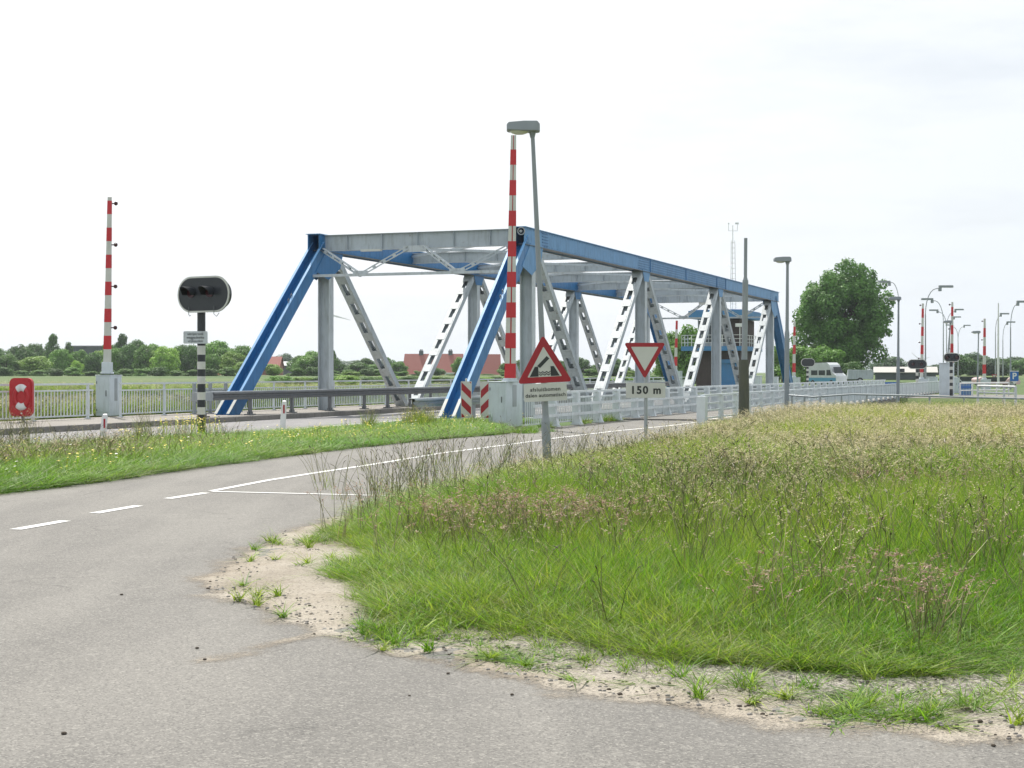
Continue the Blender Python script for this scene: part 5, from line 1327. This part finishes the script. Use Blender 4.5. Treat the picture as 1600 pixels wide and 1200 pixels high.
for k in range(2):                                       # 9-10 pink haze panicles
    (a1, a2), (b1, b2) = stalks(rg, 7, .13, .6, .9, .13, .013, 'pan')
    cl.append(clump('clump_d%d' % k, [(a1, a2, 'straw'), (b1, b2, 'headpink')]))
for k in range(2):                                       # 11-12 short broad weeds
    v, f_ = blades(rg, 16, .05, .10, .30, .022, 1.3, 3, 1.2); v2, f2 = blades(rg, 20, .07, .15, .45, .006, .8, 3, .8)
    cl.append(clump('clump_e%d' % k, [(v, f_, 'blade'), (v2, f2, 'blade')]))
def flowers(name, mat, n, h0, h1, s_):
    V, F1, V2, F2 = [], [], [], []
    for i in range(n):
        x, y = rg.uniform(-.12, .12), rg.uniform(-.12, .12); h = rg.uniform(h0, h1); o = len(V); V += [(x-.003, y, 0), (x+.003, y, 0), (x+.003, y, h), (x-.003, y, h)]; F1.append((o, o+1, o+2, o+3))
        o = len(V2); tl = rg.uniform(-.5, .5)
        for j in range(6): V2.append((x+s_*math.cos(j*1.047), y+s_*math.sin(j*1.047)*.8, h+s_*math.sin(j*1.047)*.7*(1 if tl > 0 else -1)))
        F2.append(tuple(o+j for j in range(6)))
    return clump(name, [(V, F1, 'blade'), (V2, F2, mat)])
cl.append(flowers('clump_f0', 'yellow', 4, .5, 1.0, .020)); cl.append(flowers('clump_f1', 'petalwhite', 3, .5, .9, .024))   # 13, 14
for o in cl: CL.objects.link(o)
def gn_tree():
    t = bpy.data.node_groups.new('scatter', 'GeometryNodeTree')
    t.interface.new_socket('Geometry', in_out='INPUT', socket_type='NodeSocketGeometry'); t.interface.new_socket('Geometry', in_out='OUTPUT', socket_type='NodeSocketGeometry')
    gi = t.nodes.new('NodeGroupInput'); go = t.nodes.new('NodeGroupOutput'); ip = t.nodes.new('GeometryNodeInstanceOnPoints'); ci = t.nodes.new('GeometryNodeCollectionInfo')
    ci.inputs['Collection'].default_value = CL; ci.inputs['Separate Children'].default_value = True; ci.inputs['Reset Children'].default_value = True
    def na(nm, ty):
        n = t.nodes.new('GeometryNodeInputNamedAttribute'); n.data_type = ty; n.inputs['Name'].default_value = nm; return n.outputs['Attribute']
    t.links.new(gi.outputs[0], ip.inputs['Points']); t.links.new(ci.outputs[0], ip.inputs['Instance']); ip.inputs['Pick Instance'].default_value = True
    t.links.new(na('kind', 'INT'), ip.inputs['Instance Index']); t.links.new(na('rot', 'FLOAT_VECTOR'), ip.inputs['Rotation']); t.links.new(na('scl', 'FLOAT_VECTOR'), ip.inputs['Scale'])
    t.links.new(ip.outputs[0], go.inputs[0]); return t
GT = gn_tree()
def scatter(name, pts, kind, scl, tint, label_kind='stuff'):
    n = len(pts); me = bpy.data.meshes.new(name); me.vertices.add(n); me.vertices.foreach_set('co', pts.astype(np.float32).ravel())
    def at_(nm, ty, arr, key): a_ = me.attributes.new(nm, ty, 'POINT'); a_.data.foreach_set(key, arr.ravel())
    at_('kind', 'INT', kind.astype(np.int32), 'value'); rot = np.column_stack([rng.normal(0, .08, n), rng.normal(0, .08, n), rng.uniform(0, 6.28, n)])
    at_('rot', 'FLOAT_VECTOR', rot.astype(np.float32), 'vector'); at_('scl', 'FLOAT_VECTOR', scl.astype(np.float32), 'vector'); at_('tint', 'FLOAT', tint.astype(np.float32), 'value')
    me.update(); o = bpy.data.objects.new(name, me); C.objects.link(o); o['kind'] = 'stuff'
    for m_ in ('blade', 'straw', 'headtan', 'headdark', 'headpink', 'yellow', 'petalwhite'): me.materials.append(M[m_])
    md = o.modifiers.new('scatter', 'NODES'); md.node_group = GT; return o
def fnoise(P, sc, seed):
    r = np.random.default_rng(seed); v = np.zeros(len(P))
    for k in range(7):
        a = r.uniform(0, 6.28); f = sc*r.uniform(.5, 2.2); v += np.sin((P[:, 0]*np.cos(a)+P[:, 1]*np.sin(a))*f+r.uniform(0, 6.28))
    return v/7*1.9
grass_edge = [(700, 769), (640, 782), (592, 800), (560, 812), (545, 826), (520, 846), (545, 862), (580, 880), (530, 900), (522, 910), (560, 925), (585, 945), (570, 965), (600, 985), (680, 995), (740, 1000), (820, 1012), (900, 1024), (1000, 1036), (1100, 1046), (1250, 1054), (1400, 1060), (1600, 1062), (1900, 1068), (2300, 1075)]
ge = [gr(p[0]+4, p[1]-(12 if 960 < p[1] < 1030 else (0 if p[1] > 1030 else 4))) for p in grass_edge]
meadow = [tuple(p[:2]) for p in right_path]+[tuple(p[:2]) for p in ge]+[(16, 7.9), (34, 36), tuple(B(CAN0+1.0, -18)[:2]), tuple(B(CAN0+1.0, 9.9)[:2])]
def rand_in(poly, dens_fn, ymin, ymax, xmargin=1.5):
    out = []
    ys = np.arange(ymin, ymax, 1.0)
    for y in ys:
        x0, x1 = -(y+1)/3-xmargin, (y+1)/3+xmargin+4.5; n = int(dens_fn(y)*(x1-x0)); P = np.column_stack([rng.uniform(x0, x1, n), rng.uniform(y, y+1, n)]); out.append(P[inpoly(P, poly)])
    return np.concatenate(out)
def zof(P): s = P[:, 0]*ST+P[:, 1]*CT; D = -P[:, 0]*CT+P[:, 1]*ST; return hfun(s, D, P[:, 1])
edgepts = [tuple(p[:2]) for p in right_path]+[tuple(p[:2]) for p in ge]
# leafy base layer
P = rand_in(meadow, lambda y: 380 if y < 11 else 260 if y < 16 else 150 if y < 26 else 90, 7, 50)
de = segdist(P, edgepts); n1 = fnoise(P, .9, 3); n2 = fnoise(P, .35, 5)
hh = (.10+.36*np.clip(de/np.where(P[:, 1] > 17, 3.0, 1.6), 0, 1))*(1+.38*n1)*rng.uniform(.7, 1.3, len(P)); hh = np.maximum(hh, .07)
tint = np.clip(.20+.42*np.clip((P[:, 1]-9)/26, 0, 1)+.26*n2+.14*n1+rng.normal(0, .20, len(P)), 0, 1)
ws = np.where(P[:, 1] < 16, .8, 1.5)*rng.uniform(.8, 1.2, len(P))
wk = (fnoise(P, 1.6, 77) > .75) & (P[:, 1] < 18) & (rng.uniform(0, 1, len(P)) < .5); hh = np.where(wk, hh*1.1, hh)
scatter('meadow_grass', np.column_stack([P, zof(P)]), np.where(wk, rng.integers(11, 13, len(P)), rng.integers(0, 4, len(P))), np.column_stack([ws, ws, hh*1.05]), tint)
# seeding stalks
P = rand_in(meadow, lambda y: 10 if y < 11 else 20 if y < 16 else 26 if y < 26 else 20, 7.5, 50)
de = segdist(P, edgepts); n1 = fnoise(P, .7, 8); n2 = fnoise(P, .45, 9); keep = (rng.uniform(0, 1, len(P)) < np.where((P[:, 0]/P[:, 1] < .10) & (P[:, 1] > 14), .45, .8)*np.clip((de-.25)/2.2, 0.02, 1)) 
P = P[keep]; de = de[keep]; n1 = n1[keep]; n2 = n2[keep]; u = rng.uniform(0, 1, len(P))
far = np.clip((P[:, 1]-13)/14, 0, 1); rightw = np.clip((P[:, 0]/P[:, 1]+.02)*5, 0, 1)
u = np.where((u > .8) & (rng.uniform(0, 1, len(P)) < .7), u*.5, u); kind = np.where(u < .50+.40*far*rightw+.1*n1*far, rng.integers(4, 7, len(P)), np.where(u < .80, rng.integers(7, 9, len(P)), rng.integers(9, 11, len(P))))
pk = (np.abs(P[:, 0]+.25*0-(.0))<9) & (fnoise(P, .8, 21) > 1.05) & (P[:, 1] < 17); kind = np.where(pk & (u > .25), rng.integers(9, 11, len(P)), kind)
hh = np.clip(.36+.20*np.clip(de/2.5, 0, 1)+.06*n2, .2, .8)*rng.uniform(.8, 1.22, len(P))
tint = np.clip(.35+.5*far*rightw+.2*n2+rng.normal(0, .15, len(P)), 0, 1); ws = np.where(P[:, 1] < 16, 1., 1.6)
scatter('meadow_seed_heads', np.column_stack([P, zof(P)]), kind, np.column_stack([ws, ws, hh]), tint)
# pinkish patch and the dark stalks leaning over the path edge
def patch(cx, cy, rx, ry, n, kinds, h0, h1, t0, t1, ws=1.):
    c = gr(cx, cy); P = np.column_stack([rng.normal(c.x, rx, n), rng.normal(c.y, ry, n)])
    return np.column_stack([P, zof(P)]), rng.choice(kinds, n), np.column_stack([np.full(n, ws), np.full(n, ws), rng.uniform(h0, h1, n)]), rng.uniform(t0, t1, n)
L_ = [patch(740, 850, .55, .9, 44, [9, 10], .45, .62, .4, 1), patch(870, 870, .35, .45, 36, [9, 10], .48, .62, .5, 1), patch(1330, 985, .4, .45, 26, [9, 10], .35, .5, .3, .9),
      patch(655, 776, .22, .4, 12, [7, 8], .45, .75, .2, .7), patch(700, 766, .8, 1.4, 26, [7, 8, 9], .45, .75, .2, .8), patch(790, 742, 1.0, 1.8, 26, [7, 8], .45, .70, .2, .8), patch(900, 722, 1.2, 2.5, 34, [7, 8, 4], .4, .68, .3, .8), patch(590, 806, .12, .25, 8, [7, 8], .35, .6, .2, .7)]
scatter('path_edge_seed_heads', *[np.concatenate([l[i] for l in L_]) for i in range(4)])
# tufts on the sand
sp = [(520, 835, 40), (500, 850, 22), (545, 905, 34), (560, 895, 20), (600, 990, 22), (700, 1003, 20), (640, 1000, 12), (760, 1006, 16), (860, 1025, 26), (905, 1040, 16), (990, 1052, 22), (1010, 1060, 14), (1160, 1078, 30), (1190, 1072, 16), (1300, 1060, 12), (1060, 1048, 12), (1360, 1112, 26), (1400, 1122, 34), (1430, 1112, 26), (1540, 1120, 24), (1560, 1105, 18), (1250, 1088, 10), (1480, 1090, 14), (555, 940, 10), (1330, 1128, 12), (980, 1040, 16), (1130, 1060, 14), (1590, 1090, 14)]
L_ = []
for (x, y, n) in sp: L_.append(patch(x, y, .11 if x < 650 else .17, .12 if x < 650 else .08, max(3, n//3) if x > 650 else n, [11, 12, 0, 1], .07, .16, 0, .45, .6))
for k in range(46):
    x_ = random.uniform(760, 1600); t_ = random.uniform(.1, .95); lo = 1000+(x_-760)*.075; hi = 1050+(x_-760)*.125; L_.append(patch(x_, lo+(hi-lo)*t_, .05, .03, random.randint(2, 6), [11, 12, 11], .05, .11, 0, .4, .55))
Pq = rand_in(sand_poly, lambda y: 6, 6, 14); m = len(Pq); L_.append((np.column_stack([Pq, np.full(m, .01)]), rng.integers(11, 13, m), np.column_stack([np.full(m, .5), np.full(m, .5), rng.uniform(.2, .5, m)]), rng.uniform(.1, .6, m)))
scatter('sand_tufts', *[np.concatenate([l[i] for l in L_]) for i in range(4)])
# verge between the path and the main road
verge = [tuple(p[:2]) for p in left_edge]+[tuple(B(-12, 17.95)[:2]), tuple(B(CAN0-3.5, 17.95)[:2]), tuple(B(CAN0-3.5, 15.6)[:2]), tuple(B(39.0, 15.6)[:2]), tuple(B(38.8, 14.9)[:2])]
P = rand_in(verge, lambda y: 150 if y < 26 else 110, 14, 46); s_, D_ = P[:, 0]*ST+P[:, 1]*CT, -P[:, 0]*CT+P[:, 1]*ST
de = segdist(P, [tuple(p[:2]) for p in left_edge]); leftness = np.clip((-P[:, 0]/P[:, 1]-.10)*6, 0, 1); roadside = np.clip((D_-15.8)/2.0, 0, 1)
hh = (.10+.05*np.clip(de, 0, 1)+.09*leftness*np.clip(de/1.5, 0, 1))*rng.uniform(.7, 1.3, len(P)); tint = np.clip(.10+.22*leftness*np.clip(de/2-.2, 0, 1)+.2*fnoise(P, .8, 4)+rng.normal(0, .1, len(P)), 0, 1)
ws = rng.uniform(1.1, 1.6, len(P)); scatter('verge_grass', np.column_stack([P, zof(P)]), rng.integers(0, 4, len(P)), np.column_stack([ws, ws, hh*1.1]), tint)
P = rand_in(verge, lambda y: 9, 15, 46); de = segdist(P, [tuple(p[:2]) for p in left_edge]); leftness = np.clip((-P[:, 0]/P[:, 1]-.16)*8, 0, 1); k_ = (rng.uniform(0, 1, len(P)) < leftness) & (de > 1.0); P = P[k_]
scatter('verge_seed_heads', np.column_stack([P, zof(P)]), rng.choice([4, 7, 8, 9], len(P)), np.column_stack([np.full(len(P), 1.4)]*2+[rng.uniform(.32, .55, len(P))]), rng.uniform(.2, .9, len(P)))
P = rand_in(verge, lambda y: 5, 15, 46); de = segdist(P, [tuple(p[:2]) for p in left_edge]); P = P[(de > .5) & (fnoise(P, .5, 31) > -.3)]
scatter('verge_flowers', np.column_stack([P, zof(P)]), np.where(rng.uniform(0, 1, len(P)) < .82, 13, 14), np.column_stack([np.full(len(P), 1.)]*2+[rng.uniform(.15, .38, len(P))]), rng.uniform(.1, .4, len(P)))
L_ = [patch(300, 684, .35, .7, 60, [13], .3, .6, .2, .5), patch(196, 700, .12, .3, 16, [13], .3, .45, .2, .5), patch(655, 668, .22, .6, 50, [0, 1, 4, 7], .35, .70, .3, .8, 1.3), patch(655, 668, .3, .6, 40, [13], .3, .5, .2, .5),
      patch(575, 672, .10, .3, 14, [4, 0], .45, .7, .2, .6), patch(757, 668, .1, .2, 10, [14], .3, .4, 0, .3), patch(735, 668, .3, .4, 30, [11, 12, 0], .3, .5, 0, .4, 1.3), patch(818, 676, .25, .3, 30, [11, 0], .15, .3, 0, .3), patch(220, 690, .08, .2, 10, [4, 0], .55, .8, .2, .6), patch(22, 700, .3, .5, 26, [4, 7], .5, .75, .2, .6)]
scatter('verge_tall_plants', *[np.concatenate([l[i] for l in L_]) for i in range(4)])
# weeds along the railing foot, reeds on both banks
n = 420; ss = rng.uniform(37.8, 64, n); dd = 13.45+rng.normal(0, .09, n)+.25; Pw = np.column_stack([ss*ST-dd*CT, ss*CT+dd*ST]); kk = fnoise(np.column_stack([ss, ss]), 1.1, 2) > .15; kk &= ss < 47
scatter('railing_weeds', np.column_stack([Pw, np.full(n, .03)])[kk], rng.choice([11, 12, 0], n)[kk], np.column_stack([np.full(n, 1.)]*2+[rng.uniform(.12, .35, n)])[kk], rng.uniform(0, .7, n)[kk])
n = 9000; ss = rng.uniform(20, 48, n); dd = 28.9+rng.exponential(6, n); Pw = np.column_stack([ss*ST-dd*CT, ss*CT+dd*ST])
scatter('bank_reeds', np.column_stack([Pw, hfun(ss, dd, Pw[:, 1])]), rng.choice([0, 1, 2, 4, 7], n), np.column_stack([np.full(n, 3.)]*2+[rng.uniform(.35, .75, n)]), np.clip(rng.normal(.4, .2, n), 0, 1))
n = 9000; ss = rng.uniform(CAN1-2, CAN1+14, n); dd = rng.uniform(-30, 90, n); ok = ~((dd > -4) & (dd < 28)); ss, dd = ss[ok], dd[ok]; n = len(ss); Pw = np.column_stack([ss*ST-dd*CT, ss*CT+dd*ST])
scatter('far_bank_reeds', np.column_stack([Pw, hfun(ss, dd, Pw[:, 1])]), rng.choice([0, 1, 2, 4], n), np.column_stack([np.full(n, 4.)]*2+[rng.uniform(.4, .8, n)]), np.clip(rng.normal(.35, .2, n), 0, 1))
# loose pebbles on the sand and asphalt rim
pm = MB(); r = random.Random(5)
def stone(x, y, z, s_, mi):
    a0 = r.uniform(0, 6.28); n = 7; ex = r.uniform(.6, 1); vs = []
    for (k_, h_) in ((1.0, -.3), (.95, .15), (.55, .42)):
        for i in range(n):
            a_ = a0+i*6.283/n; q = s_*k_*r.uniform(.85, 1.12); vs.append((x+q*math.cos(a_), y+q*math.sin(a_)*ex, z+s_*h_*r.uniform(.8, 1.15)))
    pm.add(vs, [(k*n+i, k*n+(i+1) % n, (k+1)*n+(i+1) % n, (k+1)*n+i) for k in range(2) for i in range(n)]+[tuple(range(2*n, 3*n))], mi, True)
Pp = rand_in(sand_poly, lambda y: 200 if y < 10 else 60, 5.6, 15); Pp = Pp[segdist(Pp, [tuple(p[:2]) for p in edge_asph]) < 1.6]
for (x, y) in Pp: stone(x, y, .022, r.choice((.004, .005, .007, .010, .012))*r.uniform(.7, 1.2), r.choice((0, 1, 1, 1, 2)))
for (px, py) in ((486, 962), (850, 1033), (190, 931), (934, 978), (380, 907), (545, 845), (835, 953), (491, 993), (995, 1085), (700, 1055), (308, 1015), (865, 1002), (1552, 1168), (640, 1090), (320, 1033), (100, 1149), (800, 1088)):
    p_ = gr(px, py); stone(p_.x, p_.y, .010, r.uniform(.007, .013), 2)
po_ = pm.build('pebbles', ['concrete', 'paving', 'bark']); po_['kind'] = 'stuff'
# ------------------------------------------------------------------ haze
hz = MB(); hz.b(-2500, 2500, -60, 5200, -3.5, 80)
mh = bpy.data.materials.new('haze_air'); mh.use_nodes = True; t = mh.node_tree; t.nodes.clear(); mo = t.nodes.new('ShaderNodeOutputMaterial'); pv = t.nodes.new('ShaderNodeVolumePrincipled')
pv.inputs['Color'].default_value = (.86, .92, 1, 1); pv.inputs['Density'].default_value = .00018; pv.inputs['Anisotropy'].default_value = .3; t.links.new(pv.outputs[0], mo.inputs['Volume'])
HAZE = True
if HAZE:
    ho = hz.build('haze', mh); ho['kind'] = 'stuff'
